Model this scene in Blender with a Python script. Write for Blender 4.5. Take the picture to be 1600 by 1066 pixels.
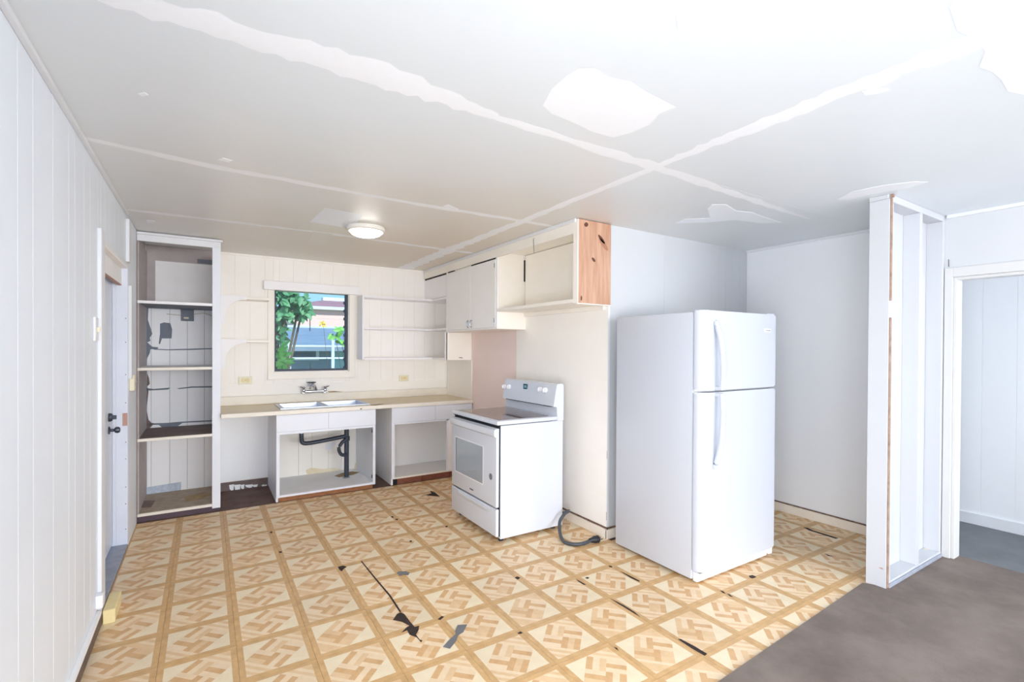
import bpy, bmesh, math, random
from mathutils import Vector, Matrix
random.seed(7)
for o in list(bpy.data.objects): bpy.data.objects.remove(o, do_unlink=True)
SC = bpy.context.scene
COL = SC.collection
H = 2.353          # ceiling height

# ------------------------------------------------------------------ camera
F = 759.3; CAM = Vector((.469, 0, 1.427)); PX, PY = 800., 549.3
RC = (Matrix.Rotation(math.radians(-32.22), 3, 'Z') @ Matrix.Rotation(math.radians(-.40), 3, 'X')
      @ Matrix.Rotation(math.radians(-.31), 3, 'Y'))          # axes: x right, y forward, z up
def pt(u, v, x=None, y=None, z=None):
    """photo pixel -> point on the plane x=, y= or z= that it lies on"""
    d = RC @ Vector(((u-PX)/F, 1, -(v-PY)/F))
    t = (x-CAM.x)/d.x if x is not None else (y-CAM.y)/d.y if y is not None else (z-CAM.z)/d.z
    return CAM + d*t
cd = bpy.data.cameras.new('camera'); cam = bpy.data.objects.new('camera', cd); COL.objects.link(cam)
cd.sensor_width = 36; cd.sensor_fit = 'HORIZONTAL'; cd.lens = 36*F/1600
cd.shift_y = (PY-533)/1600; cd.clip_start = .02; cd.clip_end = 300
cam.matrix_world = Matrix.Translation(CAM) @ (RC @ Matrix.Rotation(math.radians(90), 3, 'X')).to_4x4()
SC.camera = cam

# ------------------------------------------------------------------ world, sun, fill and daylight at the windows, exposure
w = bpy.data.worlds.new('sky'); SC.world = w; w.use_nodes = True
nt = w.node_tree; nt.nodes.clear()
tc_ = nt.nodes.new('ShaderNodeTexCoord'); sp_ = nt.nodes.new('ShaderNodeSeparateXYZ'); cr = nt.nodes.new('ShaderNodeValToRGB')
cr.color_ramp.elements[0].position = 0; cr.color_ramp.elements[0].color = (.36, .60, .90, 1)      # clear daytime sky, paler towards the horizon
cr.color_ramp.elements[1].position = .8; cr.color_ramp.elements[1].color = (.13, .30, .70, 1)
bg = nt.nodes.new('ShaderNodeBackground'); bg.inputs['Strength'].default_value = 1.15
wo = nt.nodes.new('ShaderNodeOutputWorld')
nt.links.new(tc_.outputs['Generated'], sp_.inputs[0]); nt.links.new(sp_.outputs['Z'], cr.inputs[0])
nt.links.new(cr.outputs[0], bg.inputs['Color']); nt.links.new(bg.outputs[0], wo.inputs['Surface'])
def lamp(name, kind, loc, target, energy, color, **kw):
    l = bpy.data.lights.new(name, kind); l.energy = energy; l.color = color
    for k, v in kw.items(): setattr(l, k, v)
    o = bpy.data.objects.new(name, l); COL.objects.link(o); o.location = loc
    o.rotation_euler = (Vector(target)-Vector(loc)).to_track_quat('-Z', 'Y').to_euler()
    return o
lamp('sun', 'SUN', (4, -14, 20), (0, 6, 0), 3.6, (1, .96, .9), angle=.01)
# fill lights at unseen, added living room windows; daylight from the next room's window
lamp('fill_rear_window', 'AREA', (2.4, -6.06, 1.42), (2.4, 3, 1.42), 245, (.985, .985, 1), shape='RECTANGLE', size=4.2, size_y=1.6)
lamp('fill_left_window', 'AREA', (-.13, -.55, .85), (5, -.55, .85), 90, (.975, .983, 1), shape='RECTANGLE', size=1.9, size_y=1.2)
lamp('fill_right_window', 'AREA', (4.90, -3.4, 1.3), (0, -3.4, 1.3), 110, (.97, .98, 1), shape='RECTANGLE', size=2.4, size_y=1.6)
lamp('daylight_next_room', 'AREA', (5.35, -1.46, 1.4), (5.35, 3, 1.4), 20, (.92, .96, 1), shape='RECTANGLE', size=.8, size_y=1.2)
vs = SC.view_settings; vs.view_transform = 'Standard'; vs.look = 'None'; vs.exposure = 0.44; vs.gamma = 1; vs.use_curve_mapping = False
SC.cycles.use_denoising = True
SC.cycles.max_bounces = 14; SC.cycles.diffuse_bounces = 9; SC.cycles.transparent_max_bounces = 24
SC.cycles.sample_clamp_indirect = 6; SC.cycles.caustics_reflective = False; SC.cycles.caustics_refractive = False

# ------------------------------------------------------------------ materials
MATS = {}
def srgb(r, g, b):
    f = lambda c: (c/255/12.92) if c/255 <= .04045 else ((c/255+.055)/1.055)**2.4
    return (f(r), f(g), f(b), 1)
def mat(name, rgb, rough=.6, var=.0, scale=4., rgb2=None, bump=0., bscale=60., metal=0., spec=.5, stretch=(1, 1, 1), objvar=0., lo=.35, hi=.7):
    """procedural paint/wood/metal: base colour, noise towards rgb2, fine bump, optional tone by object"""
    m = bpy.data.materials.new(name); m.use_nodes = True; t = m.node_tree; N = t.nodes; L = t.links
    b = N['Principled BSDF']; b.inputs['Roughness'].default_value = rough; b.inputs['Metallic'].default_value = metal
    b.inputs['Specular IOR Level'].default_value = spec
    tc = N.new('ShaderNodeTexCoord'); mp = N.new('ShaderNodeMapping'); mp.inputs['Scale'].default_value = stretch
    L.new(tc.outputs['Object'], mp.inputs['Vector'])
    c1 = srgb(*rgb); c2 = srgb(*(rgb2 or [max(0, c-26) for c in rgb]))
    no = N.new('ShaderNodeTexNoise'); no.inputs['Scale'].default_value = scale; no.inputs['Detail'].default_value = 6; no.inputs['Roughness'].default_value = .62
    L.new(mp.outputs[0], no.inputs['Vector'])
    rm = N.new('ShaderNodeMapRange'); rm.inputs[1].default_value = lo; rm.inputs[2].default_value = hi; rm.inputs[4].default_value = var
    L.new(no.outputs['Fac'], rm.inputs[0])
    mx = N.new('ShaderNodeMix'); mx.data_type = 'RGBA'; mx.inputs[6].default_value = c1; mx.inputs[7].default_value = c2
    L.new(rm.outputs[0], mx.inputs[0]); out = mx.outputs[2]
    if objvar:
        oi = N.new('ShaderNodeObjectInfo'); hs = N.new('ShaderNodeHueSaturation'); mr = N.new('ShaderNodeMapRange')
        mr.inputs[3].default_value = 1-objvar; mr.inputs[4].default_value = 1+objvar
        L.new(oi.outputs['Random'], mr.inputs[0]); L.new(mr.outputs[0], hs.inputs['Value']); L.new(out, hs.inputs['Color']); out = hs.outputs[0]
    L.new(out, b.inputs['Base Color'])
    if bump:
        n2 = N.new('ShaderNodeTexNoise'); n2.inputs['Scale'].default_value = bscale; n2.inputs['Detail'].default_value = 3
        L.new(mp.outputs[0], n2.inputs['Vector'])
        bp = N.new('ShaderNodeBump'); bp.inputs['Strength'].default_value = bump; bp.inputs['Distance'].default_value = .004
        L.new(n2.outputs['Fac'], bp.inputs['Height']); L.new(bp.outputs[0], b.inputs['Normal'])
    MATS[name] = m; return m
mat('paint_cool', (236, 242, 250), .5, .5, 1.6, (228, 235, 244), .12, 25, objvar=.012)
mat('paint_right_dimmed', (210, 212, 214), .5, .4, 1.6, (204, 206, 208), .1, 25)  # right wall colour darkened to offset strong light above the doorway
mat('stub_paint', (205, 207, 211), .5, .3, 3, (199, 201, 206), .06, 30)
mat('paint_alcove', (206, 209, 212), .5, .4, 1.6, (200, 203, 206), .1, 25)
mat('paint_right_lifted', (240, 242, 245), .5, .4, 1.6, (234, 236, 239), .1, 25)  # lightened to make up for dim light on the alcove side
mat('paint_cream', (249, 246, 241), .5, .5, 2.2, (243, 238, 229), .1, 25, objvar=.01)
mat('cab_cream', (247, 243, 235), .45, .5, 3, (241, 234, 222), .06, 30)
mat('cab_grey', (245, 244, 243), .45, .4, 3, (239, 237, 235), .06, 30)
mat('cab_white', (230, 234, 243), .4, .4, 3, (223, 227, 237), .05, 30)
mat('shelf_white', (247, 246, 248), .45, .4, 3, (240, 238, 241), .05, 30)
mat('trim_white', (230, 232, 236), .4, .4, 5, (220, 222, 225), .06, 30)
mat('door_blue_white', (222, 228, 240), .4, .4, 4, (205, 212, 225), .06, 30)
mat('casing_grey', (216, 215, 213), .45, .3, 4, (206, 204, 201), .05, 30)
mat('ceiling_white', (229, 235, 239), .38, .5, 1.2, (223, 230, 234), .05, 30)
mat('ceiling_beige', (230, 226, 219), .35, .8, 1.2, (219, 212, 200), .05, 30)
mat('plaster', (246, 249, 253), .7, .5, 18, (241, 244, 248), .15, 60, stretch=(1, 1, 1))
mat('fridge_white', (198, 203, 213), .28, .15, 3, (194, 199, 210), .03, 300)
mat('enamel', (214, 219, 229), .22, .1, 3, (209, 214, 225))
mat('plastic_white', (240, 241, 245), .35)
mat('dark_gap', (30, 32, 38), .8)
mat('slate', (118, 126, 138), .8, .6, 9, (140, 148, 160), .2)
mat('old_white', (253, 254, 255), .55, .6, 7, (248, 250, 253), .15, objvar=.015)
mat('old_grey', (247, 246, 246), .6, .6, 5, (238, 237, 236), .12)
mat('raw_brown', (128, 112, 108), .75, .8, 8, (100, 86, 84), .2, stretch=(1, 1, 3))
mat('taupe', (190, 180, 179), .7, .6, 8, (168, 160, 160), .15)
mat('deck_wood', (190, 176, 156), .7, .9, 7, (140, 124, 106), .2, stretch=(2.5, 9, 1))
mat('kick_purple', (92, 74, 84), .7, .6, 8, (74, 58, 66), .15)
mat('kick_wood', (172, 116, 74), .7, .9, 8, (118, 74, 46), .2, stretch=(2, 8, 14))
mat('kick_red', (152, 92, 70), .7, .9, 9, (110, 62, 46), .2, stretch=(2, 8, 14))
mat('subfloor', (96, 72, 64), .8, .9, 6, (70, 50, 46), .25)
mat('bare_floor', (112, 88, 78), .75, .9, 7, (84, 62, 56), .2)
mat('tear_black', (44, 34, 32), .85, .7, 30, (70, 54, 48), .3)
mat('tape_grey', (112, 114, 116), .45, .3, 20, (130, 132, 134))
mat('pine', (204, 164, 138), .5, .9, 3.0, (184, 138, 110), .08, 40, stretch=(9, 9, .9), lo=.4, hi=.62)
mat('knot', (104, 62, 44), .6, .6, 60, (70, 40, 30))
mat('pine_dark', (176, 124, 96), .55, .6, 20, (150, 100, 76))
mat('pink_wall', (240, 222, 217), .55, .4, 3, (234, 214, 208), .06)
mat('laminate', (222, 207, 176), .4, .5, 6, (212, 196, 164))
mat('laminate_edge', (238, 232, 220), .4, .3, 6)
mat('steel', (170, 178, 192), .28, metal=.9)
mat('chrome', (214, 218, 228), .12, metal=1.)
mat('dark_metal', (86, 92, 104), .35, metal=.8)
mat('abs_black', (52, 58, 72), .4)
mat('cord_grey', (70, 74, 80), .45)
mat('plug_black', (40, 42, 48), .5)
mat('cooktop_glass', (120, 106, 104), .06, spec=.9)
mat('oven_glass', (160, 170, 180), .08, spec=.8)
mat('emblem', (118, 122, 130), .4)
mat('display', (30, 84, 104), .2)
mat('digits', (150, 210, 220), .3)
mat('outlet_ivory', (232, 226, 200), .4)
mat('wood_block', (238, 222, 170), .6, .6, 12, (224, 204, 148), stretch=(1, 6, 1))
mat('carpet', (146, 134, 126), .95, .9, 3, (116, 105, 98), .9, 420, spec=.1)
mat('carpet_far', (138, 140, 143), .95, .8, 4, (122, 124, 127), .8, 420, spec=.1)
mat('base_cream', (240, 232, 220), .5, .5, 6, (222, 210, 194), .1)
mat('dirty_line', (92, 66, 56), .85, .8, 40, (150, 120, 100))
mat('raw_edge', (176, 148, 128), .7, .9, 20, (130, 104, 88), .2)
mat('rust', (188, 150, 138), .7)
mat('threshold', (168, 174, 188), .6, .8, 14, (140, 144, 156), .2)
mat('base_dark', (120, 100, 84), .7, .8, 10, (90, 74, 66), .2)
mat('lamp_rim', (232, 230, 222), .35)
mat('lamp_glass', (214, 216, 218), .3)
mat('blue_patch', (176, 192, 212), .6, 1., 55, (214, 222, 232), .2)
mat('copper_wire', (214, 206, 190), .5)
mat('paper', (232, 232, 238), .5)
mat('stain', (236, 226, 200), .6, .9, 10, (222, 206, 168))
mat('stain_brown', (176, 156, 118), .7, .9, 14, (150, 126, 90))
def radial_tint(m, centre, r0, r1, rgb):
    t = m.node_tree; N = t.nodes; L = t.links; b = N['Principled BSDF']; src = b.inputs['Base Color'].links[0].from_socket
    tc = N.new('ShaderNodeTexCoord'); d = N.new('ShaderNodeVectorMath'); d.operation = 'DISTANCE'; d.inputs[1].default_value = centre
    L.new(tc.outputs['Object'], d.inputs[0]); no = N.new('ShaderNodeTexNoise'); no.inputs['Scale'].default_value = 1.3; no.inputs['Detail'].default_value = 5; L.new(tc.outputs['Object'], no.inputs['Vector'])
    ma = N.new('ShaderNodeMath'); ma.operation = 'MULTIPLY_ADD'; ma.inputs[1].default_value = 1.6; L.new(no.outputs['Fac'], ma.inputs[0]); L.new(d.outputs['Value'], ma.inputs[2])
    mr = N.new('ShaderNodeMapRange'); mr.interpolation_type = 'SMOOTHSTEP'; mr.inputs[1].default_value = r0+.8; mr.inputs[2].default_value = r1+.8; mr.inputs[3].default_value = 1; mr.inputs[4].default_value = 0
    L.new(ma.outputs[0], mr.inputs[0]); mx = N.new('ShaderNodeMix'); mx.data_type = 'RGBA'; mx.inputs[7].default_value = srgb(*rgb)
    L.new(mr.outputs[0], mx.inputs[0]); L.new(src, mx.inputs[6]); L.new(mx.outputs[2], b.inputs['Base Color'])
radial_tint(MATS['ceiling_white'], (2.5, 4.7, H), .4, 3.6, (224, 216, 203))      # beige tint growing towards the stove corner
# outdoors
mat('lawn', (120, 132, 92), .9, .9, 3, (150, 150, 118), .3)
mat('pink_stucco', (252, 206, 196), .8, .5, 3, (248, 196, 186), .1)
mat('roof_brown', (176, 128, 130), .8, .7, 5, (150, 108, 112), .2)
mat('white_ext', (226, 232, 236), .6, .3, 3)
mat('shed_blue', (132, 150, 166), .7, .8, 2.5, (112, 130, 148), .1)
mat('shed_wall', (124, 150, 160), .7, .6, 3, (104, 132, 144))
mat('shed_glass', (60, 100, 118), .15)
mat('shed_pale', (160, 206, 204), .6, .4, 3)
mat('trunk', (110, 100, 84), .8, .7, 9)
mat('leaf', (60, 124, 80), .5, .9, 3, (110, 170, 116), objvar=.1)
mat('leaf_light', (104, 176, 66), .5, .9, 6, (140, 206, 100))
mat('flower', (240, 206, 60), .5)
mat('jalousie_channel', (52, 60, 78), .5)
# wood tones of the printed parquet tiles
for nm, a, b_ in (('strip', (218, 178, 124), (198, 156, 104)), ('finger_dark', (222, 180, 130), (206, 162, 112)), ('finger_mid', (232, 200, 156), (220, 184, 138)),
                  ('finger_light', (240, 216, 182), (230, 202, 164)), ('cream_wood', (240, 224, 192), (232, 212, 178))):
    mat('tile_'+nm, a, .42, 1., 16, b_, 0, stretch=(1, 1, 1), objvar=.05)
lg = mat('lamp_glow', (220, 221, 222), .3)
lg.node_tree.nodes['Principled BSDF'].inputs['Emission Color'].default_value = (1, .97, .93, 1); lg.node_tree.nodes['Principled BSDF'].inputs['Emission Strength'].default_value = 11.0  # glow added to fill the back of the kitchen; the lamp is off
g = bpy.data.materials.new('louvre_glass'); g.use_nodes = True; t = g.node_tree; t.nodes.clear()
tr = t.nodes.new('ShaderNodeBsdfTransparent'); tr.inputs[0].default_value = (.91, .975, .98, 1)
gl = t.nodes.new('ShaderNodeBsdfGlossy'); gl.inputs['Roughness'].default_value = .35
mxs = t.nodes.new('ShaderNodeMixShader'); mxs.inputs[0].default_value = .03; mo = t.nodes.new('ShaderNodeOutputMaterial')
t.links.new(tr.outputs[0], mxs.inputs[1]); t.links.new(gl.outputs[0], mxs.inputs[2]); t.links.new(mxs.outputs[0], mo.inputs[0]); MATS['louvre_glass'] = g

# ------------------------------------------------------------------ mesh helpers
def link(name, me, m, parent=None):
    o = bpy.data.objects.new(name, me); COL.objects.link(o)
    if m is not None and not me.materials: me.materials.append(MATS[m])
    if parent is not None:
        o.parent = parent; o.matrix_parent_inverse = Matrix.Translation(-parent.location)
    return o
def fin(name, bm, m, parent=None, smooth=False):
    bmesh.ops.recalc_face_normals(bm, faces=bm.faces)
    me = bpy.data.meshes.new(name); bm.to_mesh(me); bm.free()
    if smooth:
        for p in me.polygons: p.use_smooth = True
        try: me.set_sharp_from_angle(angle=math.radians(40))
        except Exception: pass
    return link(name, me, m, parent)
def addbox(bm, b, bevel=0, seg=2):
    x0, x1, y0, y1, z0, z1 = b
    v = [bm.verts.new((x, y, z)) for x in (x0, x1) for y in (y0, y1) for z in (z0, z1)]
    fs = [bm.faces.new([v[i] for i in q]) for q in ((0, 1, 3, 2), (4, 6, 7, 5), (0, 4, 5, 1), (2, 3, 7, 6), (0, 2, 6, 4), (1, 5, 7, 3))]
    if bevel:
        bmesh.ops.bevel(bm, geom=list({e for f in fs for e in f.edges}), offset=bevel, segments=seg, profile=.5, affect='EDGES')
def boxes(name, parent, m, *bs, bevel=.0015, seg=1):
    bm = bmesh.new()
    for b in bs: addbox(bm, b, bevel, seg)
    return fin(name, bm, m, parent, smooth=seg > 1)
def tube_bm(bm, pts, r, n=10, cap=True):
    pts = [Vector(p) for p in pts]; rings = []; up = Vector((0, 0, 1))
    for i, p in enumerate(pts):
        d = (pts[min(i+1, len(pts)-1)]-pts[max(i-1, 0)]).normalized()
        a = d.cross(up if abs(d.dot(up)) < .95 else Vector((1, 0, 0))).normalized(); b = d.cross(a)
        rr = r[i] if isinstance(r, (list, tuple)) else r
        rings.append([bm.verts.new(p+(a*math.cos(k*2*math.pi/n)+b*math.sin(k*2*math.pi/n))*rr) for k in range(n)])
    for r0, r1 in zip(rings, rings[1:]):
        for k in range(n): bm.faces.new((r0[k], r0[(k+1) % n], r1[(k+1) % n], r1[k]))
    if cap: bm.faces.new(rings[0]); bm.faces.new(rings[-1])
def spline(P, n=8):
    P = [Vector(p) for p in P]; out = []
    for i in range(len(P)-1):
        a, b, c, d = P[max(i-1, 0)], P[i], P[i+1], P[min(i+2, len(P)-1)]
        for k in range(n):
            s = k/n; out.append(.5*((2*b)+(c-a)*s+(2*a-5*b+4*c-d)*s*s+(3*b-a-3*c+d)*s**3))
    return out+[P[-1]]
def tube(name, parent, m, pts, r, n=10):
    bm = bmesh.new(); tube_bm(bm, pts, r, n); return fin(name, bm, m, parent, True)
def lathe(name, parent, m, origin, axis, prof, n=24):
    """prof: (radius, distance along axis)"""
    bm = bmesh.new(); q = Vector(axis).to_track_quat('Z', 'Y'); o = Vector(origin); rings = []
    for r, h in prof:
        rings.append([bm.verts.new(o+q @ Vector((r*math.cos(k*2*math.pi/n), r*math.sin(k*2*math.pi/n), h))) for k in range(n)])
    for r0, r1 in zip(rings, rings[1:]):
        for k in range(n): bm.faces.new((r0[k], r0[(k+1) % n], r1[(k+1) % n], r1[k]))
    bm.faces.new(rings[0]); bm.faces.new(rings[-1])
    return fin(name, bm, m, parent, True)
def prism(name, parent, m, pts, axis, t):
    """closed outline of 3D points pushed by t along axis"""
    bm = bmesh.new(); d = Vector(axis)*t
    a = [bm.verts.new(p) for p in pts]; b = [bm.verts.new(Vector(p)+d) for p in pts]; n = len(pts)
    bm.faces.new(a); bm.faces.new(b[::-1])
    for i in range(n): bm.faces.new((a[i], a[(i+1) % n], b[(i+1) % n], b[i]))
    bm.normal_update()
    bmesh.ops.triangulate(bm, faces=[f for f in bm.faces if len(f.verts) > 4])
    return fin(name, bm, m, parent)
def patch(name, parent, m, pix, axis, t, **plane):
    return prism(name, parent, m, [pt(u, v, **plane) for u, v in pix], axis, t)
def thing(name, label, cat, loc, group=None):
    o = bpy.data.objects.new(name, None); COL.objects.link(o); o.location = loc; o.empty_display_size = .1
    tag(o, label, cat, group); return o
def tag(o, label, cat, group=None):
    o['label'] = label; o['category'] = cat
    if group: o['group'] = group
    return o
def struct(o, label=None, cat=None):
    o['kind'] = 'structure'
    if label: o['label'] = label
    if cat: o['category'] = cat
    return o
def rect_cells(a0, a1, z0, z1, cuts, holes):
    """vertical strips between cuts, split round rectangular holes (h0,h1,z0,z1)"""
    cs = sorted({a0, a1, *[c for c in cuts if a0 < c < a1], *[h for hh in holes for h in hh[:2] if a0 < h < a1]})
    for p, q in zip(cs, cs[1:]):
        mid = (p+q)/2; zs = [(z0, z1)]
        for h0, h1, k0, k1 in holes:
            if h0 < mid < h1:
                zs = [s for (s0, s1) in zs for s in ((s0, min(s1, k0)), (max(s0, k1), s1)) if s[1]-s[0] > .005]
        for s0, s1 in zs: yield p, q, s0, s1

# ------------------------------------------------------------------ floor: sub-floor with printed parquet tiles
T = .3048; X0, Y0 = .289, 2.649
YB, XS, YR, XR = 5.55, 3.02, 2.70, 4.775      # back wall, partition, alcove wall, right wall
floor = struct(boxes('floor', None, 'subfloor', (-.12, 4.9, -6.1, 5.65, -.12, -.0034), bevel=0),
               'worn parquet-pattern tile floor over brown sub-floor', 'floor')
TM = ['tile_strip', 'tile_finger_dark', 'tile_finger_mid', 'tile_finger_light', 'tile_cream_wood']
TCACHE = {}
def tile_mesh(clip, var):
    key = tuple(round(c, 4) for c in clip)+(var,)
    if key in TCACHE: return TCACHE[key]
    rnd = random.Random(var*17+3); bm = bmesh.new(); h = T/2-.0005; s = T/2*.835
    def face(pts, mi, z=0.):
        f = bm.faces.new([bm.verts.new((x, y, z)) for x, y in pts]); f.material_index = mi
    for k in range(4):                                   # mitred border strips
        c, n = math.cos(k*math.pi/2), math.sin(k*math.pi/2)
        R = lambda x, y: (x*c-y*n, x*n+y*c)
        face([R(-h, -h), R(h, -h), R(s, -s), R(-s, -s)], 0)
    face([(-s, 0), (-s, s), (0, s)], 4); face([(0, -s), (s, -s), (s, 0)], 4)        # plain cream corners
    for sg in (-1, 1):                                   # striped corners, strips run along e1
        n = 5
        for k in range(n):
            a, b = k/n, (k+1)/n                          # from diamond side towards the corner
            P = lambda t_, e: (sg*(s*t_ if e else s), sg*(s if e else s*t_))
            face([P(a, 1), P(a, 0), P(b, 0), P(b, 1)] if b < 1 else [P(a, 1), P(a, 0), (sg*s, sg*s)], (3, 2, 3, 2, 3)[k] if rnd.random() > .2 else 2)
    q = s/math.sqrt(2)                                   # half side of the diamond
    E = lambda a, b: ((a+b)/math.sqrt(2), (b-a)/math.sqrt(2))
    for bx, by in ((-1, 1), (1, 1), (-1, -1), (1, -1)):
        vert = bx*by < 0
        for k in range(3):
            mi = (1, 3, 1)[k] if (bx, by) in ((-1, 1), (1, -1)) else (3, 1, 3)[k]
            if rnd.random() < .25: mi = 2
            u0, u1 = (0, q) if bx > 0 else (-q, 0); v0, v1 = (0, q) if by > 0 else (-q, 0)
            if vert: u0, u1 = u0+(u1-u0)*k/3, u0+(u1-u0)*(k+1)/3
            else: v0, v1 = v0+(v1-v0)*k/3, v0+(v1-v0)*(k+1)/3
            face([E(u0, v0), E(u1, v0), E(u1, v1), E(u0, v1)], mi)
    # tile thickness: skirt down to the sub-floor
    for k in range(4):
        c, n = math.cos(k*math.pi/2), math.sin(k*math.pi/2); R = lambda x, y: (x*c-y*n, x*n+y*c)
        a, b = R(-h, -h), R(h, -h)
        f = bm.faces.new([bm.verts.new((*a, -.0034)), bm.verts.new((*b, -.0034)), bm.verts.new((*b, 0)), bm.verts.new((*a, 0))]); f.material_index = 0
    for co, no in (((clip[0], 0, 0), (-1, 0, 0)), ((clip[1], 0, 0), (1, 0, 0)), ((0, clip[2], 0), (0, -1, 0)), ((0, clip[3], 0), (0, 1, 0))):
        if abs(co[0]+co[1]) < T/2-.001:
            bmesh.ops.bisect_plane(bm, geom=bm.verts[:]+bm.edges[:]+bm.faces[:], plane_co=co, plane_no=no, clear_outer=True)
    for f in bm.faces:
        if f.normal.z < -.5: f.normal_flip()
    me = bpy.data.meshes.new('tile'); bm.to_mesh(me); bm.free()
    for nm in TM: me.materials.append(MATS[nm])
    TCACHE[key] = me; return me
YT = 4.885                                               # where the tiles stop before the cabinets
for i in range(-1, 15):
    for j in range(-5, 8):
        cx, cy = X0+(i+.5)*T, Y0+(j+.5)*T
        ax0, ax1, ay0, ay1 = cx-T/2, cx+T/2, cy-T/2, cy+T/2
        if ay0 >= YR-.02 and ax0 > XS: continue
        lx1 = XR if ay0 < YR-.1 and not (ax0 < XS < ax1 and ay1 > YR+.1) else XS
        ly1 = YR if ax0 > XS-.05 else YT
        c = (max(ax0, .0)-cx, min(ax1, lx1)-cx, ay0-cy, min(ay1, ly1)-cy)
        if c[1]-c[0] < .01 or c[3]-c[2] < .01: continue
        rot = False
        if rot and (ax1 > lx1 or ay1 > ly1): rot = False
        me = tile_mesh(c, random.randrange(5))
        o = bpy.data.objects.new('tile', me); COL.objects.link(o); o.parent = floor
        o.location = (cx, cy, random.uniform(-.0004, 0)); o.rotation_euler.z = math.radians(90) if rot else random.uniform(-.0015, .0015)
zt = .0006
def tear(pix, name='floor_tear', m='tear_black'): return patch(name, floor, m, pix, (0, 0, 1), .0006, z=zt)
tear([(563.5, 877), (565.5, 877), (588.5, 905), (610, 930), (627, 956), (624.5, 957), (607.5, 931), (586.5, 906)], 'floor_crack')
tear([(626, 957), (632, 960), (641, 972), (648, 980), (655, 978), (654, 985), (650, 992), (656, 1000), (660, 1001), (658, 1004), (651, 996), (640, 992), (636, 985), (627, 989), (636, 980), (640, 978), (628, 972), (614, 969), (620, 960)])
tear([(528, 886), (536, 884), (542, 886), (537, 889), (534, 893), (530, 890)])
tear([(664, 774), (674, 771), (672, 767), (680, 770), (687, 776), (676, 775)])
tear([(1059, 999), (1064, 999), (1085, 1010), (1105, 1022), (1101, 1025), (1080, 1013)])
tear([(1170, 900), (1176, 899), (1182, 902), (1176, 904), (1172, 903)])
tear([(1125, 923), (1130, 924), (1134, 928), (1130, 927)]); tear([(1136, 928), (1140, 929), (1145, 933), (1141, 932)])
tear([(969, 893), (974, 895), (1000, 908), (998, 909), (985, 903)], 'floor_crack')
tear([(951, 884), (956, 885), (957, 887), (952, 886)]); tear([(900, 905), (907, 909), (916, 914), (912, 914), (904, 909)], 'floor_crack')
tear([(953, 935), (975, 946), (992, 957), (1000, 964), (990, 958), (970, 946)], 'floor_crack')
tear([(808, 990), (813, 987), (817, 989), (813, 991)]); tear([(804, 903), (808, 901), (813, 903), (809, 906)]); tear([(914, 903), (918, 902), (921, 903), (918, 905)])
tear([(960, 1011), (964, 1013), (967, 1017), (962, 1014)]); tear([(611, 807), (614, 807), (615, 809), (612, 809)]); tear([(618, 811), (622, 811), (621, 813), (618, 812)])
tear([(640, 845), (644, 845), (643, 847), (640, 847)]); tear([(696, 822), (700, 822), (699, 824), (696, 824)]); tear([(684, 968), (690, 963), (694, 964), (688, 969)])
tear([(422, 831), (426, 831), (425, 833), (422, 833)]); tear([(436, 862), (441, 862), (440, 864), (436, 864)]); tear([(1288, 865), (1296, 868), (1302, 870), (1294, 869)])
tear([(1255, 824), (1262, 825), (1270, 829), (1310, 841), (1306, 842), (1264, 829)], 'floor_crack')
tp = patch('tape_strip', None, 'tape_grey', [(620, 895), (624, 893), (634, 893), (640, 895), (638, 899), (630, 898), (624, 900)], (0, 0, 1), .0006, z=.0014)
tag(tp, 'short grey tape piece stuck on the tiles before the stove', 'tape', 'grey tape pieces')
tp = patch('tape_strip', None, 'tape_grey', [(692, 1011), (704, 998), (712, 991), (711, 986), (715, 977), (730, 976), (724, 988), (716, 993), (712, 1003), (703, 1014)], (0, 0, 1), .0006, z=.0014)
tag(tp, 'twisted long grey tape strip nearest the camera on the floor', 'tape', 'grey tape pieces')

# bare brown floor beneath and between the cabinets
boxes('bare_boards', floor, 'bare_floor', (.0, XS, YT+.001, YB, -.0034, -.0005), bevel=0)
cp = prism('carpet', None, 'carpet', [Vector(p) for p in ((0, 1.22, -.0025), (2.33, 1.275, -.0025), (3.0, 1.31, -.0025), (3.86, 1.355, -.0025), (3.93, 1.245, -.0025), (4.88, 1.235, -.0025), (4.88, -6, -.0025), (0, -6, -.0025))], (0, 0, 1), .0095)
struct(cp, 'dark brown low-pile carpet of the living area', 'carpet')
cp2 = boxes('carpet', None, 'carpet_far', (4.885, 5.86, -1.5, 2.5, -.02, .006), bevel=0)
struct(cp2, 'grey carpet in the next room through the doorway', 'carpet')

# ------------------------------------------------------------------ walls
def plank_row(parent, m, fixed, axis, cells, depth=.006, gap=.0009):
    for p, q, s0, s1 in cells:
        a, b = p+gap, q-gap
        if axis == 'x+': bb = (fixed-depth, fixed, a, b, s0, s1)       # face looks +x
        elif axis == 'y-': bb = (a, b, fixed, fixed+depth, s0, s1)     # face looks -y
        elif axis == 'x-': bb = (fixed, fixed+depth, a, b, s0, s1)
        boxes('plank', parent, m, bb, bevel=.0007)
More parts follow.
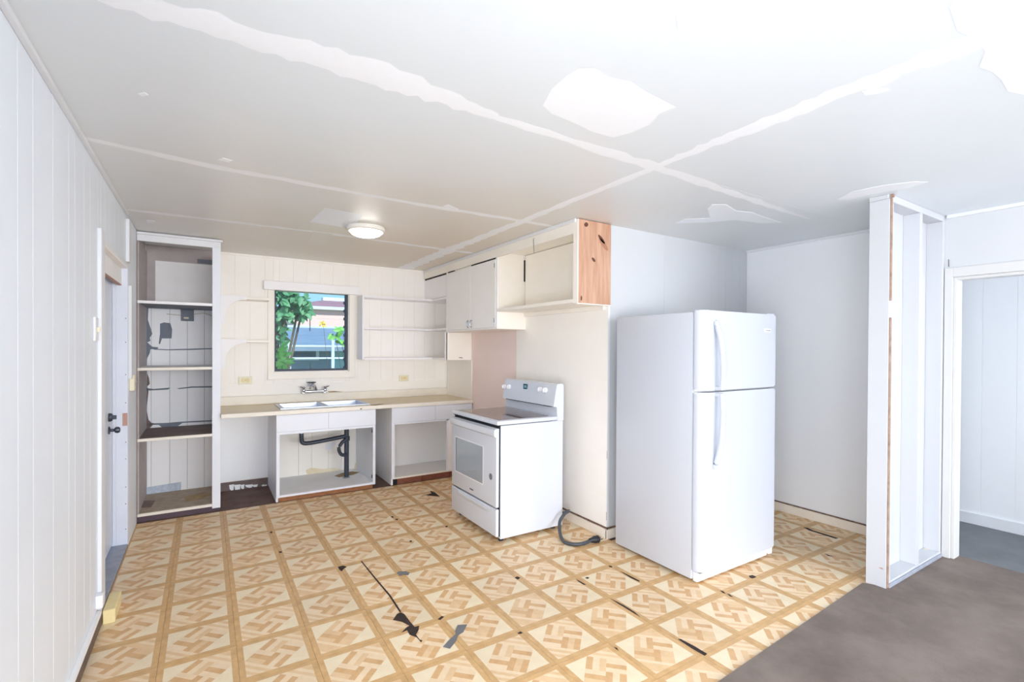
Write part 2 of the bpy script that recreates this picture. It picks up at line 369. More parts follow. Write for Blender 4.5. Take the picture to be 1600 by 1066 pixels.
# left wall, with the outside door opening y 3.33..4.40
DH = (3.33, 4.40, -.1, 2.0); WLF = (-1.5, .4, .25, 1.45)
wl = bmesh.new()
for p, q, a, b in rect_cells(-6.1, 5.65, 0, H+.02, [], [DH, WLF]): addbox(wl, (-.12, -.006, p, q, a, b))
wall_left = struct(fin('wall_left', wl, 'paint_cool'), 'white grooved plank wall on the left', 'wall')
ys = [.9]
for s in (.24, .1, .2, .15, .12, .17):
    ys.append(ys[-1]+s)
ys = [.9, 1.16, 1.31, 1.56, 1.70, 1.99, 2.14, 2.38, 2.62, 2.73, 2.91, 3.05, 3.25, 3.46, 3.6, 3.8, 3.95, 4.15, 4.30, 4.5, 4.62, 4.78, 4.95, 5.1, 5.25, 5.4, 5.55]
plank_row(wall_left, 'paint_cool', 0, 'x+', rect_cells(.9, 4.885, 0, H, ys, [DH, WLF]))
plank_row(wall_left, 'paint_cool', 0, 'x+', rect_cells(-6, .9, 0, H, [-5, -4, -3, -2], [WLF]))
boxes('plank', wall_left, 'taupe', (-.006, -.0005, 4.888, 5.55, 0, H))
# back wall with window
WX0, WX1, WZ0, WZ1 = 1.057, 1.822, 1.158, 2.02
WH = (WX0, WX1, WZ0, WZ1)
wb = bmesh.new()
for p, q, a, b in rect_cells(-.12, XS+.1, 0, H+.02, [], [WH]): addbox(wb, (p, q, YB+.006, YB+.12, a, b))
wall_back = struct(fin('wall_back', wb, 'paint_cream'), 'cream plank wall behind the sink', 'wall')
xs = [.58+.1335*k for k in range(20)]
plank_row(wall_back, 'paint_cream', YB, 'y-', rect_cells(.58, XS, 0, H, xs, [WH]), gap=.0004)
# partition behind the stove, alcove wall, right wall
wp = boxes('wall_partition', None, 'paint_cream', (XS, XS+.1, YR, YB+.12, 0, H+.02), bevel=0)
struct(wp, 'cream partition wall behind the stove', 'wall')
boxes('pink_panel', wp, 'pink_wall', (XS-.002, XS, 3.965, 4.895, .02, 1.66), bevel=0)
boxes('wall_panel', wp, 'paint_cream', (XS-.004, XS, 2.70, 3.963, .085, 1.76), bevel=.001)
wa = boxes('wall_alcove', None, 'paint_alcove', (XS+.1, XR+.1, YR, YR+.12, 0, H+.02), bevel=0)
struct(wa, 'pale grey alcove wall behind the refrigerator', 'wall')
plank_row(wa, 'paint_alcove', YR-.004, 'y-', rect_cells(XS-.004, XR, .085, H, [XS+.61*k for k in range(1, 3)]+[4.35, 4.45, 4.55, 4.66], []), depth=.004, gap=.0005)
# right wall: door opening y .36..1.20
DR = (.36, 1.20, -.1, 1.925); WR = (-4.6, -2.2, .5, 2.1)
wr = bmesh.new()
for p, q, a, b in rect_cells(-6.1, YR+.12, 0, H+.02, [], [DR, WR]): addbox(wr, (XR, XR+.1, p, q, a, b))
wall_right = struct(fin('wall_right', wr, 'paint_right_dimmed'), 'white right wall with the doorway', 'wall')
boxes('wall_panel', wall_right, 'paint_right_lifted', (XR-.0004, XR, 1.353, YR-.005, .083, H-.001), bevel=0)  # lighter sheet over the same wall, missing light put into its colour
we = bmesh.new()
for p, q, a, b in rect_cells(-.12, 4.9, 0, H+.02, [], [(.3, 4.5, .6, 2.2)]): addbox(we, (p, q, -6.1, -6.0, a, b))  # unseen window opening, added for the rear fill light
wall_rear = struct(fin('wall_rear', we, 'paint_right_lifted'), 'white wall behind the camera with wide window added for fill light', 'wall')
w2 = thing('fill_window_2', 'unseen white framed window added to the left wall for fill light', 'window', (0, -.55, .25)); w2['kind'] = 'structure'
boxes('casing', w2, 'trim_white', (.0002, .018, -1.57, -1.5, .18, 1.52), (.0002, .018, .4, .47, .18, 1.52), (.0002, .018, -1.5, .4, 1.45, 1.52), (.0002, .018, -1.5, .4, .18, .25)); boxes('mullion', w2, 'trim_white', (-.08, -.05, -.57, -.53, .25, 1.45))  # unseen window, added around the left fill light
w3 = thing('fill_window_3', 'unseen white framed window added to the right wall for fill light', 'window', (XR, -3.4, .5)); w3['kind'] = 'structure'
boxes('casing', w3, 'trim_white', (XR-.018, XR-.0002, -4.67, -4.6, .43, 2.17), (XR-.018, XR-.0002, -2.2, -2.13, .43, 2.17), (XR-.018, XR-.0002, -4.6, -2.2, 2.1, 2.17), (XR-.018, XR-.0002, -4.6, -2.2, .43, .5))  # unseen window, added around the right fill light
# next room shell
struct(boxes('wall_far_room', None, 'paint_right_lifted', (5.80, 5.9, -1.6, 2.6, 0, H), (4.88, 5.9, 2.5, 2.6, 0, H), bevel=0), 'white wall of the next room seen through the doorway', 'wall')
boxes('plank', bpy.data.objects['wall_far_room'], 'paint_right_lifted', *[(5.796, 5.80, -1.5+.2*k+.001, -1.3+.2*k-.001, .09, H) for k in range(20)], bevel=.001)
nb = bmesh.new()
for p, q, a, b in rect_cells(4.88, 5.9, 0, H, [], [(4.95, 5.75, .8, 2.0)]): addbox(nb, (p, q, -1.6, -1.5, a, b))
struct(fin('wall_far_side', nb, 'paint_right_lifted'), 'white side wall of the next room with a window', 'wall')
bb = boxes('baseboard_far', None, 'trim_white', (5.782, 5.796, -1.5, 2.5, .006, .095)); struct(bb, 'white baseboard in the next room', 'baseboard')

# ------------------------------------------------------------------ ceiling: panels, joint compound, patches
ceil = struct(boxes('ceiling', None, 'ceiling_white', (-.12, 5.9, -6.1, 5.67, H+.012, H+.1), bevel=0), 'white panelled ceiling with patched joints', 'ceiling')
cy = [-6, -4.42, -3.2, -1.98, -.76, .47, 1.70, 2.955, 4.2, 5.41, 5.55]; cxs = [0, 2.42, 4.875]
for a, b in zip(cy, cy[1:]):
    for p, q in zip(cxs, cxs[1:]):
        if p > 2 and a >= 2.9: q = XS+.1
        m = 'ceiling_white'
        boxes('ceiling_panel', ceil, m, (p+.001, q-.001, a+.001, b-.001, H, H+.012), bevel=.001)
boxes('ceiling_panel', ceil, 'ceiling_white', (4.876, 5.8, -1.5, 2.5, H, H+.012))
SEAMZ = [0]
def seam(P, wd, jag=.35, name='joint_compound', n=36):
    """irregular trowelled ribbon under the ceiling along P; wd: (t, half width) table"""
    P = [Vector(p) for p in P]; L = [0]
    for a, b in zip(P, P[1:]): L.append(L[-1]+(b-a).length)
    bm = bmesh.new(); lo, hi = [], []; r = random.Random(len(P)*31+n)
    for k in range(n+1):
        t_ = k/n; s = t_*L[-1]; i = max(j for j in range(len(P)-1) if L[j] <= s+1e-9)
        f = (s-L[i])/(L[i+1]-L[i]); p = P[i].lerp(P[i+1], f); d = (P[i+1]-P[i]).normalized(); nrm = Vector((-d.y, d.x, 0))
        for (t0, w0), (t1, w1) in zip(wd, wd[1:]):
            if t0 <= t_ <= t1: hw = w0+(w1-w0)*(t_-t0)/(t1-t0)
        lo.append(p-nrm*hw*(1+r.uniform(-jag, jag))); hi.append(p+nrm*hw*(1+r.uniform(-jag, jag)))
    SEAMZ[0] += 1; zc, ze = H-.0005-.00007*SEAMZ[0], H-.0001
    mid = [(a+b)/2 for a, b in zip(lo, hi)]
    V = [[bm.verts.new((q.x, q.y, z)) for q in row] for row, z in ((lo, ze), ([m_.lerp(l, .7) for m_, l in zip(mid, lo)], zc), ([m_.lerp(l, .7) for m_, l in zip(mid, hi)], zc), (hi, ze))]
    for k in range(n):
        for r_ in range(3): bm.faces.new((V[r_][k], V[r_][k+1], V[r_+1][k+1], V[r_+1][k]))
    return fin(name, bm, 'plaster', ceil)
seam([(.02, 1.66, 0), (1.1, 1.65, 0), (1.45, 1.69, 0)], [(0, .05), (.3, .06), (.7, .075), (1, .03)], .3)
seam([(1.4, 1.69, 0), (2.4, 1.715, 0), (3.3, 1.76, 0), (4.1, 1.80, 0)], [(0, .022), (.35, .04), (.5, .035), (.8, .03), (1, .006)], .35)
seam([(.01, 2.86, 0), (.5, 2.945, 0), (1.6, 2.99, 0), (2.42, 2.965, 0), (2.7, 2.97, 0)], [(0, .02), (.15, .035), (.5, .026), (.9, .03), (1, .02)], .3)
seam([(.02, 4.19, 0), (1.2, 4.16, 0), (2.4, 4.22, 0), (2.68, 4.24, 0)], [(0, .03), (.5, .03), (1, .04)], .35)
seam([(2.42, .30, 0), (2.40, 1.0, 0), (2.405, 1.7, 0)], [(0, .06), (.5, .05), (.85, .035), (1, .025)], .35)
seam([(2.41, 1.72, 0), (2.425, 2.9, 0), (2.42, 4.2, 0), (2.45, 5.5, 0)], [(0, .025), (.3, .035), (.5, .05), (.75, .07), (1, .09)], .3, n=60)
def pp(nm, pix):
    SEAMZ[0] += 1; return patch(nm, ceil, 'plaster', pix, (0, 0, 1), .004, z=H-.0004-.00007*SEAMZ[0])
pp('plaster_patch', [(848, 165), (862, 140), (885, 120), (905, 108), (930, 108), (952, 122), (985, 128), (1005, 142), (1040, 160), (1055, 168), (1030, 178), (1015, 195), (985, 208), (958, 215), (925, 206), (905, 196), (880, 185), (862, 178)])
pp('plaster_patch', [(1484, 12), (1490, 30), (1496, 48), (1512, 55), (1525, 62), (1540, 80), (1530, 105), (1550, 112), (1565, 125), (1575, 143), (1600, 148), (1640, 140), (1680, 90), (1680, -30), (1500, -20)])
pp('plaster_patch', [(1055, 349), (1070, 343), (1110, 341), (1105, 326), (1112, 320), (1135, 320), (1150, 330), (1175, 332), (1195, 340), (1222, 348), (1190, 349), (1150, 344), (1100, 348)])
pp('plaster_patch', [(1308, 312), (1330, 300), (1380, 290), (1430, 284), (1450, 285), (1420, 294), (1360, 304), (1325, 313)])
pp('plaster_patch', [(1348, 144), (1365, 140), (1385, 138), (1390, 141), (1370, 147), (1352, 149)])
pp('plaster_patch', [(1055, 13), (1085, 8), (1070, 30), (1060, 45)])
patch('paint_patch', ceil, 'paint_cool', [(507, 325), (568, 337), (548, 357), (484, 347)], (0, 0, 1), .0016, z=H-.0006)
patch('paint_patch', ceil, 'ceiling_beige', [(490, 362), (520, 366), (505, 385), (478, 382)], (0, 0, 1), .0022, z=H-.0012)
pp('plaster_chip', [(340, 250), (348, 247), (363, 251), (358, 254)]); pp('plaster_chip', [(216, 147), (226, 145), (232, 149), (222, 151)]); pp('plaster_chip', [(229, 344), (242, 346), (240, 350), (230, 349)])
pp('plaster_chip', [(693, 322), (700, 320), (716, 327), (708, 331)])
# ceiling mouldings
tr_ = [(.0, XS-.32, YB-.016, YB, H-.016, H-.0005)]
struct(boxes('trim_1', None, 'paint_cream', (.58, 2.68, YB-.018, YB-.0005, H-.02, H-.0005)), 'thin cream moulding at the top of the back wall', 'trim')
struct(boxes('trim_2', None, 'trim_white', (XR-.018, XR-.0005, 1.36, YR-.006, H-.022, H-.0005)), 'thin white moulding at the top of the alcove side wall', 'trim')
struct(boxes('trim_3', None, 'trim_white', (XR-.02, XR-.0005, -6, 1.235, H-.024, H-.0005)), 'thin white moulding above the doorway', 'trim')
struct(boxes('trim_4', None, 'trim_white', (.0005, .018, -6, 4.3, H-.02, H-.0005)), 'thin white moulding at the top of the left wall', 'trim')

# ceiling lamp
lp = pt(572, 361, z=H-.03)
L_ = thing('ceiling_lamp', 'round white flush ceiling lamp above the kitchen floor', 'lamp', (lp.x, lp.y, H))
lathe('rim', L_, 'lamp_rim', (lp.x, lp.y, H-.0005), (0, 0, -1), [(.135, 0), (.142, .006), (.142, .03), (.128, .038), (.12, .036)], 40)
lathe('diffuser', L_, 'lamp_glow', (lp.x, lp.y, H-.03), (0, 0, -1), [(.122, 0), (.12, .012), (.105, .028), (.08, .038), (.045, .046), (.01, .048)], 40)

# ------------------------------------------------------------------ baseboards
B = struct(boxes('baseboard_left', None, 'base_dark', (.0005, .022, -6, 3.215, .0065, .055)), 'dark scuffed baseboard under the white plank wall', 'baseboard')
boxes('top_edge', B, 'old_grey', (.0005, .02, -6, 3.21, .0552, .075))
B = struct(boxes('baseboard_right', None, 'base_cream', (XR-.018, XR-.0005, 1.362, YR-.006, .0005, .072)), 'cream baseboard along the alcove side wall', 'baseboard')
boxes('gap_line', B, 'dirty_line', (XR-.006, XR-.0005, 1.362, YR-.006, .0725, .082), bevel=0)
B = struct(boxes('baseboard_partition', None, 'base_cream', (XS-.016, XS-.0005, 2.685, 3.16, .0005, .07), (XS-.014, XS-.0005, 3.18, 4.86, .0005, .07)), 'cream chipped baseboard beside the stove cord', 'baseboard')
boxes('gap_line', B, 'dirty_line', (XS-.005, XS-.0005, 2.69, 4.86, .0705, .083), bevel=0)
B = struct(boxes('baseboard_alcove', None, 'base_cream', (XS-.016, XR-.02, YR-.022, YR-.0055, .0005, .07)), 'cream baseboard behind the refrigerator', 'baseboard')
boxes('gap_line', B, 'dirty_line', (XS-.004, XR-.02, YR-.010, YR-.0045, .0705, .083), bevel=0)
boxes('corner_bead', wa, 'trim_white', (XS-.006, XS+.014, YR-.008, YR-.0042, .085, 1.75), bevel=.001)
boxes('chipped_edge', wa, 'raw_edge', (XS-.0065, XS-.004, YR-.006, YR-.002, .60, .66), (XS-.0065, XS-.004, YR-.006, YR-.002, .14, .20), bevel=0)

# ------------------------------------------------------------------ outside door on the left (door_1)
d1 = struct(boxes('door_1', None, 'door_blue_white', (-.118, -.085, 3.345, 4.385, .03, 1.955), bevel=.003), 'white outside door in the left plank wall', 'door')
boxes('jamb', d1, 'door_blue_white', (-.119, -.001, 4.381, 4.3995, .0, 1.999))
boxes('jamb', d1, 'door_blue_white', (-.119, -.001, 3.331, 3.347, .0, 1.999))
boxes('jamb_stop', d1, 'door_blue_white', (-.084, -.065, 4.362, 4.3805, .02, 1.95))
boxes('header', d1, 'old_grey', (-.119, -.001, 3.3475, 4.3805, 1.975, 1.999), (-.06, -.035, 3.3475, 4.3805, 1.86, 1.9745))
boxes('header_underside', d1, 'rust', (-.061, -.034, 3.3475, 4.3805, 1.855, 1.8598), bevel=0)
boxes('casing', d1, 'trim_white', (.0002, .018, 3.225, 3.33, .02, 2.03), bevel=.003)
boxes('casing', d1, 'trim_white', (.0002, .020, 4.40, 4.455, 1.19, 1.86), bevel=.003)
boxes('casing', d1, 'trim_white', (.0002, .022, 4.26, 4.36, 2.01, 2.305), bevel=.003)
boxes('threshold', d1, 'threshold', (-.119, .0, 3.348, 4.380, .0003, .016), bevel=.003)
boxes('raw_wood', d1, 'rust', (-.03, -.002, 4.3795, 4.3809, .86, .95), bevel=0)
for z in (.12, .3, .42, .62, .74, 1.02, 1.22, 1.45, 1.62):
    boxes('nail_hole', d1, 'dark_gap', (-.014, -.009, 4.3797, 4.381, z, z+.006), bevel=0)
kx, ky = -.085, 4.22
kz = pt(176, 676, x=-.05).z; dz_ = pt(168, 656, x=-.075).z
k = lathe('door_knob', d1, 'dark_metal', (kx, ky, kz), (1, 0, 0), [(.026, 0), (.026, .006), (.010, .01), (.010, .03), (.02, .036), (.022, .05), (.016, .06), (.006, .062)], 20)
k = lathe('deadbolt', d1, 'dark_metal', (kx, ky, dz_), (1, 0, 0), [(.028, 0), (.03, .008), (.024, .02), (.01, .022)], 20)
boxes('turn_piece', k, 'dark_metal', (kx+.02, kx+.042, ky-.005, ky+.005, dz_-.014, dz_+.014), bevel=.002)
# switches, cable box, block
s = thing('light_switch', 'cream switch box on the plank wall between door and tall shelf', 'switch', (.0, 4.5, 1.15))
boxes('plate', s, 'outlet_ivory', (.0005, .03, 4.462, 4.54, 1.10, 1.215), bevel=.003)
tube('toggle', s, 'chrome', [(.03, 4.5, 1.155), (.05, 4.5, 1.16)], .005, 8)
s = thing('light_switch', 'white switch plate at shoulder height before the near door casing', 'switch', (0, 3.17, 1.45))
boxes('plate', s, 'plastic_white', (.0005, .010, 3.12, 3.20, 1.45, 1.57), bevel=.003)
boxes('toggle', s, 'outlet_ivory', (.010, .022, 3.155, 3.165, 1.495, 1.52), bevel=.002)
s = boxes('cable_box', None, 'plastic_white', (.0005, .03, 3.17, 3.222, .10, .165), bevel=.004, seg=2); tag(s, 'small white cable box low on the plank wall above the wood block', 'cable box')
s = boxes('wood_block', None, 'wood_block', (.024, .075, 3.20, 3.42, .0007, .072), bevel=.003); tag(s, 'pale yellow wood block on the floor against the left wall', 'wood block')

# ------------------------------------------------------------------ tall shelf unit
TX, TY = .578, 4.905
ts = thing('tall_shelf', 'tall built-in open shelf unit with stripped dirty shelves left of the window', 'shelf', (.29, 5.2, 0))
boxes('side_panel', ts, 'trim_white', (.556, TX, TY+.021, YB, .02, 2.275)); boxes('inner_face', ts, 'old_grey', (.553, .5558, TY+.021, YB-.012, .09, 2.27), bevel=0)
boxes('face_stile', ts, 'cab_white', (.516, TX, TY, TY+.02, .03, 2.275))
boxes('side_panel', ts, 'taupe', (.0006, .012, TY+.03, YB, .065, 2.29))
boxes('top_rail', ts, 'trim_white', (.0006, TX, TY, TY+.02, 2.275, 2.326)); boxes('crown', ts, 'trim_white', (.0006, TX+.014, TY-.014, TY+.02, 2.3262, 2.346), bevel=.003)
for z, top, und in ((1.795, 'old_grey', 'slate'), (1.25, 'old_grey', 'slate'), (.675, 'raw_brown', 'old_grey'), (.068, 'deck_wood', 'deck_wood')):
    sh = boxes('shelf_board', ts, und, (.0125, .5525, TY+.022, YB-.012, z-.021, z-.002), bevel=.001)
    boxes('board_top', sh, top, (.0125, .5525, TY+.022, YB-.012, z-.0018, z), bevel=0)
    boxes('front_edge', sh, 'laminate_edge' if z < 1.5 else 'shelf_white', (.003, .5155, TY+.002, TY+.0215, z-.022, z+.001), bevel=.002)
boxes('toe_kick', ts, 'kick_purple', (.0006, TX-.004, TY+.018, TY+.03, .0, .046), bevel=0)
bk = [.0125, .045, .185, .322, .458, .5525]
for a, b in zip(bk, bk[1:]):
    boxes('back_plank', ts, 'old_white', (a+.0012, b-.0012, YB-.011, YB-.0005, .0686, 1.7735), bevel=.001)
boxes('back_gap', ts, 'slate', (.0125, .5525, YB-.0004, YB, .07, 1.79), bevel=0)
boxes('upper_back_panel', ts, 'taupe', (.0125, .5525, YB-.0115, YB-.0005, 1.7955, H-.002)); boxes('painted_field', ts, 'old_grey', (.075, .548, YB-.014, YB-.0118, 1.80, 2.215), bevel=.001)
boxes('slate_patch', ts, 'slate', (.40, .548, YB-.0145, YB-.0117, 2.222, 2.262), bevel=0)
yp = YB-.0116
def chip(pix, m='slate', du=0): return patch('bare_patch', ts, m, [(u+du, v) for u, v in pix], (0, 1, 0), .0008, y=yp)
chip([(221, 478), (224, 480), (223, 500), (228, 515), (230, 522), (226, 528), (227, 533), (222, 535), (230, 542), (240, 543), (238, 545), (227, 546), (226, 552), (222, 560), (221, 574), (221, 574.5)], 'slate', 8)
chip([(250, 506), (256, 504), (266, 505), (269, 515), (268, 529), (253, 529), (250, 538), (248, 537), (250, 522)])
chip([(240, 545), (262, 546), (300, 545), (335, 544), (335, 545.5), (300, 547), (262, 547.5), (240, 546.5)])
chip([(224, 606), (240, 608), (264, 606), (266, 607), (262, 609), (240, 610), (226, 611)]); chip([(276, 607), (300, 604), (335, 603.5), (336, 609), (334, 605.5), (300, 606), (280, 608)])
chip([(222, 583), (225, 592), (226, 600), (222, 604), (224, 612), (221, 640), (224, 656), (229, 661), (235, 662), (231, 664), (227, 668), (225, 673), (221, 674)], 'raw_brown', 8)
chip([(232, 662), (260, 661), (285, 659), (335, 656.5), (337, 661), (334, 658.5), (285, 661), (278, 666), (266, 669.5), (254, 669), (248, 664), (232, 664)])
patch('blue_patch', ts, 'blue_patch', [(228, 762), (283, 753), (283, 771), (228, 776)], (0, 1, 0), .0008, y=yp)
patch('deck_stain', ts, 'raw_brown', [(224, 783), (243, 782), (236, 793), (219, 794)], (0, 0, 1), .0006, z=.0684)
patch('deck_stain', ts, 'stain_brown', [(288, 776), (318, 770), (332, 772), (312, 781), (290, 785)], (0, 0, 1), .0006, z=.0684)
jb = thing('junction_box', 'dark metal junction box with loose wires under the top shelf', 'junction box', (.315, YB, 1.68))
a, b = pt(283, 483, y=YB-.03), pt(303, 502, y=YB-.03)
boxes('box', jb, 'slate', (a.x, b.x, YB-.04, YB-.0118, b.z, min(a.z, 1.772)), bevel=.002)
tube('wire', jb, 'copper_wire', spline([(b.x-.02, YB-.035, b.z+.06), (b.x+.06, YB-.04, b.z+.075), (.49, YB-.03, 1.735), (.535, YB-.03, 1.71)], 6), .004, 6)
tube('wire', jb, 'copper_wire', spline([(a.x+.01, YB-.03, b.z+.05), (a.x-.06, YB-.025, b.z+.055), (a.x-.11, YB-.018, b.z+.06)], 6), .004, 6)
boxes('fitting', jb, 'stain', (a.x+.02, a.x+.06, YB-.042, YB-.0402, b.z+.02, b.z+.035), bevel=0)

# ------------------------------------------------------------------ bracket shelves between tall shelf and window
for z, lab in ((1.905, 'upper small white wall shelf with curved bracket left of window'), (1.49, 'lower small white wall shelf with curved bracket left of window')):
    s = thing('bracket_shelf', lab, 'shelf', (.8, YB, z), 'bracket shelves by the window')
    boxes('shelf_board', s, 'cab_cream', (TX+.001, 1.004, 5.335, YB-.0005, z-.022, z), bevel=.002)
    zt_ = z+.006; pts = [Vector((TX+.001, 5.315, zt_)), Vector((.80, 5.315, zt_)), Vector((.80, 5.315, z-.028))]
    for k in range(13):
        a = math.pi/2*k/12
        pts.append(Vector((.625+.165*(1-math.sin(a)), 5.315, z-.028-.165*(1-math.cos(a)))))
    pts += [Vector((.625, 5.315, z-.262)), Vector((TX+.001, 5.315, z-.262))]
    prism('bracket', s, 'shelf_white', pts, (0, 1, 0), .0195)

# ------------------------------------------------------------------ window (jalousie)
w1 = thing('window_1', 'jalousie window with glass louvres above the sink', 'window', ((WX0+WX1)/2, YB, WZ0)); w1['kind'] = 'structure'
boxes('casing', w1, 'cab_cream', (1.005, WX0+.004, YB-.018, YB-.0005, 1.09, 2.02), (WX1-.004, 1.885, YB-.018, YB-.0005, 1.09, 2.02), (1.005, 1.885, YB-.0185, YB-.0005, 1.09, WZ0+.004), bevel=.002)
boxes('reveal', w1, 'cab_cream', (WX0+.0002, WX0+.012, YB, YB+.115, WZ0, WZ1), (WX1-.012, WX1-.0002, YB, YB+.115, WZ0, WZ1), (WX0, WX1, YB, YB+.115, WZ1-.01, WZ1-.0002), (WX0, WX1, YB, YB+.115, WZ0+.0002, WZ0+.012), bevel=0)
boxes('valance', w1, 'shelf_white', (.965, 1.925, YB-.062, YB-.019, 2.008, 2.098), bevel=.003)
boxes('frame_rail', w1, 'jalousie_channel', (WX0+.012, WX1-.012, YB+.03, YB+.075, WZ0+.012, WZ0+.034))
boxes('side_channel', w1, 'jalousie_channel', (WX0+.0125, WX0+.028, YB+.022, YB+.085, WZ0+.034, WZ1-.01)); boxes('side_channel', w1, 'jalousie_channel', (WX1-.034, WX1-.0125, YB+.022, YB+.085, WZ0+.034, WZ1-.01))
nb_ = 9; ph = (WZ1-.015-(WZ0+.036))/nb_
for k in range(nb_):
    z0 = WZ0+.036+k*ph
    bm = bmesh.new(); a = [(WX0+.029, YB+.040, z0-.004), (WX1-.035, YB+.040, z0-.004), (WX1-.035, YB+.060, z0+ph+.004), (WX0+.029, YB+.060, z0+ph+.004)]
    v = [bm.verts.new(p) for p in a]+[bm.verts.new((p[0], p[1]+.005, p[2])) for p in a]
    for q in ((0, 1, 2, 3), (7, 6, 5, 4), (0, 4, 5, 1), (1, 5, 6, 2), (2, 6, 7, 3), (3, 7, 4, 0)): bm.faces.new([v[i] for i in q])
    fin('pane', bm, 'louvre_glass', w1)
    for xx in (WX0+.029, WX1-.049): boxes('louvre_clip', w1, 'jalousie_channel', (xx, xx+.014, YB+.034, YB+.070, z0-.008, z0+.022), bevel=.001)
boxes('security_bar', w1, 'trunk', (1.43, 1.438, YB+.10, YB+.108, WZ0+.012, WZ0+.10), (1.425, 1.433, YB+.10, YB+.108, 1.60, 1.73), bevel=0)

# ------------------------------------------------------------------ corner shelf right of window
cs = thing('corner_shelf', 'white open corner wall shelves between window and upper cabinet', 'shelf', (2.4, YB, 1.29))
boxes('side_panel', cs, 'shelf_white', (1.905, 1.925, 5.325, YB-.0005, 1.295, 1.996))
FX = 2.70
for z, t_ in ((1.992, .022), (1.645, .02), (1.312, .024)):
    o = [(1.9255 if z < 1.9 else 1.9255, 5.32), (FX+.012, 5.32), (FX+.012, 4.922), (XS-.003, 4.922), (XS-.003, YB-.001), (1.9255, YB-.001)]
    prism('shelf_board', cs, 'shelf_white', [Vector((x, y, z-t_)) for x, y in o], (0, 0, 1), t_)
boxes('end_panel', cs, 'cab_cream', (FX+.002, XS-.003, 4.90, 4.92, 1.29, 1.596)); boxes('face_stile', cs, 'shelf_white', (FX-.004, FX+.016, 4.90, 4.935, 1.288, 1.599))
boxes('corner_panel', cs, 'shelf_white', (FX+.012, FX+.022, 4.93, YB-.002, 1.996, 2.235)); boxes('shadow_gap', cs, 'dark_gap', (FX+.014, FX+.024, 4.93, YB-.002, 2.236, 2.251), bevel=0)
tube('catch', cs, 'dark_metal', [(2.86, 4.897, 1.318), (2.9, 4.897, 1.314)], .004, 6)
# ------------------------------------------------------------------ soffit above the cabinets
so = struct(boxes('trim_5', None, 'cab_cream', (FX, FX+.02, 2.70, YB-.02, 2.252, H-.0005)), 'cream soffit board above the wall cabinets', 'trim')
boxes('moulding', so, 'trim_white', (FX-.014, FX-.0002, 2.69, YB-.02, H-.026, H-.0006), bevel=.003)
# ------------------------------------------------------------------ upper cabinet with two doors
uc = thing('wall_cabinet', 'pale grey two-door wall cabinet with closed doors above the pink panel', 'cabinet', (2.86, 4.35, 1.6))
boxes('body', uc, 'cab_cream', (FX+.02, XS-.005, 3.80, 4.898, 1.60, 2.30))
boxes('face_frame', uc, 'cab_grey', (FX, FX+.0195, 3.80, 3.825, 1.60, 2.251), (FX, FX+.0195, 4.865, 4.898, 1.60, 2.251), (FX, FX+.0195, 3.825, 4.865, 1.60, 1.615))
for a, b, hy in ((3.826, 4.315, 4.285), (4.318, 4.864, 4.36)):
    d = boxes('door', uc, 'cab_grey', (FX-.004, FX+.0195, a, b, 1.616, 2.236), bevel=.002)
    boxes('door_gap', d, 'dark_gap', (FX+.004, FX+.0195, a+(0 if a < 4 else .4), b, 2.237, 2.249), bevel=0)
    tube('handle', d, 'steel', spline([(FX-.004, hy, 1.63), (FX-.022, hy, 1.645), (FX-.022, hy, 1.685), (FX-.004, hy, 1.70)], 5), .005, 8)
for z in (1.66, 2.16): boxes('hinge', uc, 'steel', (FX-.007, FX-.0042, 3.835, 3.847, z, z+.04), bevel=0)
boxes('cable_gap', uc, 'dark_gap', (XS-.03, XS-.006, 3.793, 3.7995, 2.05, 2.25), bevel=0)
# ------------------------------------------------------------------ open cabinet with raw pine end
oc = thing('open_cabinet', 'open cream wall cabinet with bare pine end board above the wall corner', 'cabinet', (2.86, 3.25, 1.75))
boxes('bottom_board', oc, 'cab_cream', (FX, XS-.005, 2.722, 3.798, 1.756, 1.782)); boxes('back_panel', oc, 'cab_cream', (XS-.02, XS-.005, 2.722, 3.79, 1.7825, 2.29))
boxes('back_cleat', oc, 'cab_cream', (XS-.03, XS-.0045, 2.722, 3.79, 1.72, 1.7555)); boxes('top_board', oc, 'cab_cream', (FX+.021, XS-.005, 2.722, 3.798, 2.295, 2.312))
e = boxes('end_board', oc, 'pine', (FX+.006, XS-.001, 2.672, 2.692, 1.752, 2.348)); boxes('front_edge', oc, 'cab_cream', (FX-.002, FX+.0055, 2.67, 2.7215, 1.75, 2.348))
boxes('bottom_edge', oc, 'cab_cream', (FX-.002, XS-.001, 2.672, 2.692, 1.744, 1.7515)); boxes('inner_end', oc, 'cab_cream', (FX+.006, XS-.001, 2.6925, 2.7215, 1.783, 2.348))
def knot(u, v, ru, rv, a=0, m='knot'):
    P = []
    for k in range(12):
        t_ = k*math.pi/6; x, y = ru*math.cos(t_), rv*math.sin(t_); P.append((u+x*math.cos(a)-y*math.sin(a), v+x*math.sin(a)+y*math.cos(a)))
    patch('knot', e, m, P, (0, 1, 0), .0006, y=2.6712)
knot(916, 351, 3.2, 3.6); knot(927.5, 406, 2, 4.2, -.6); knot(940, 374, 2.2, 9, -.62, 'knot'); knot(943, 382, 3, 12, -.6, 'pine_dark'); knot(908.5, 466, 1.2, 4)
tube('hook', oc, 'dark_metal', [(FX-.003, 3.21, 2.31), (FX-.012, 3.21, 2.30), (FX-.008, 3.21, 2.24), (FX-.006, 3.21, 2.19)], .002, 6)

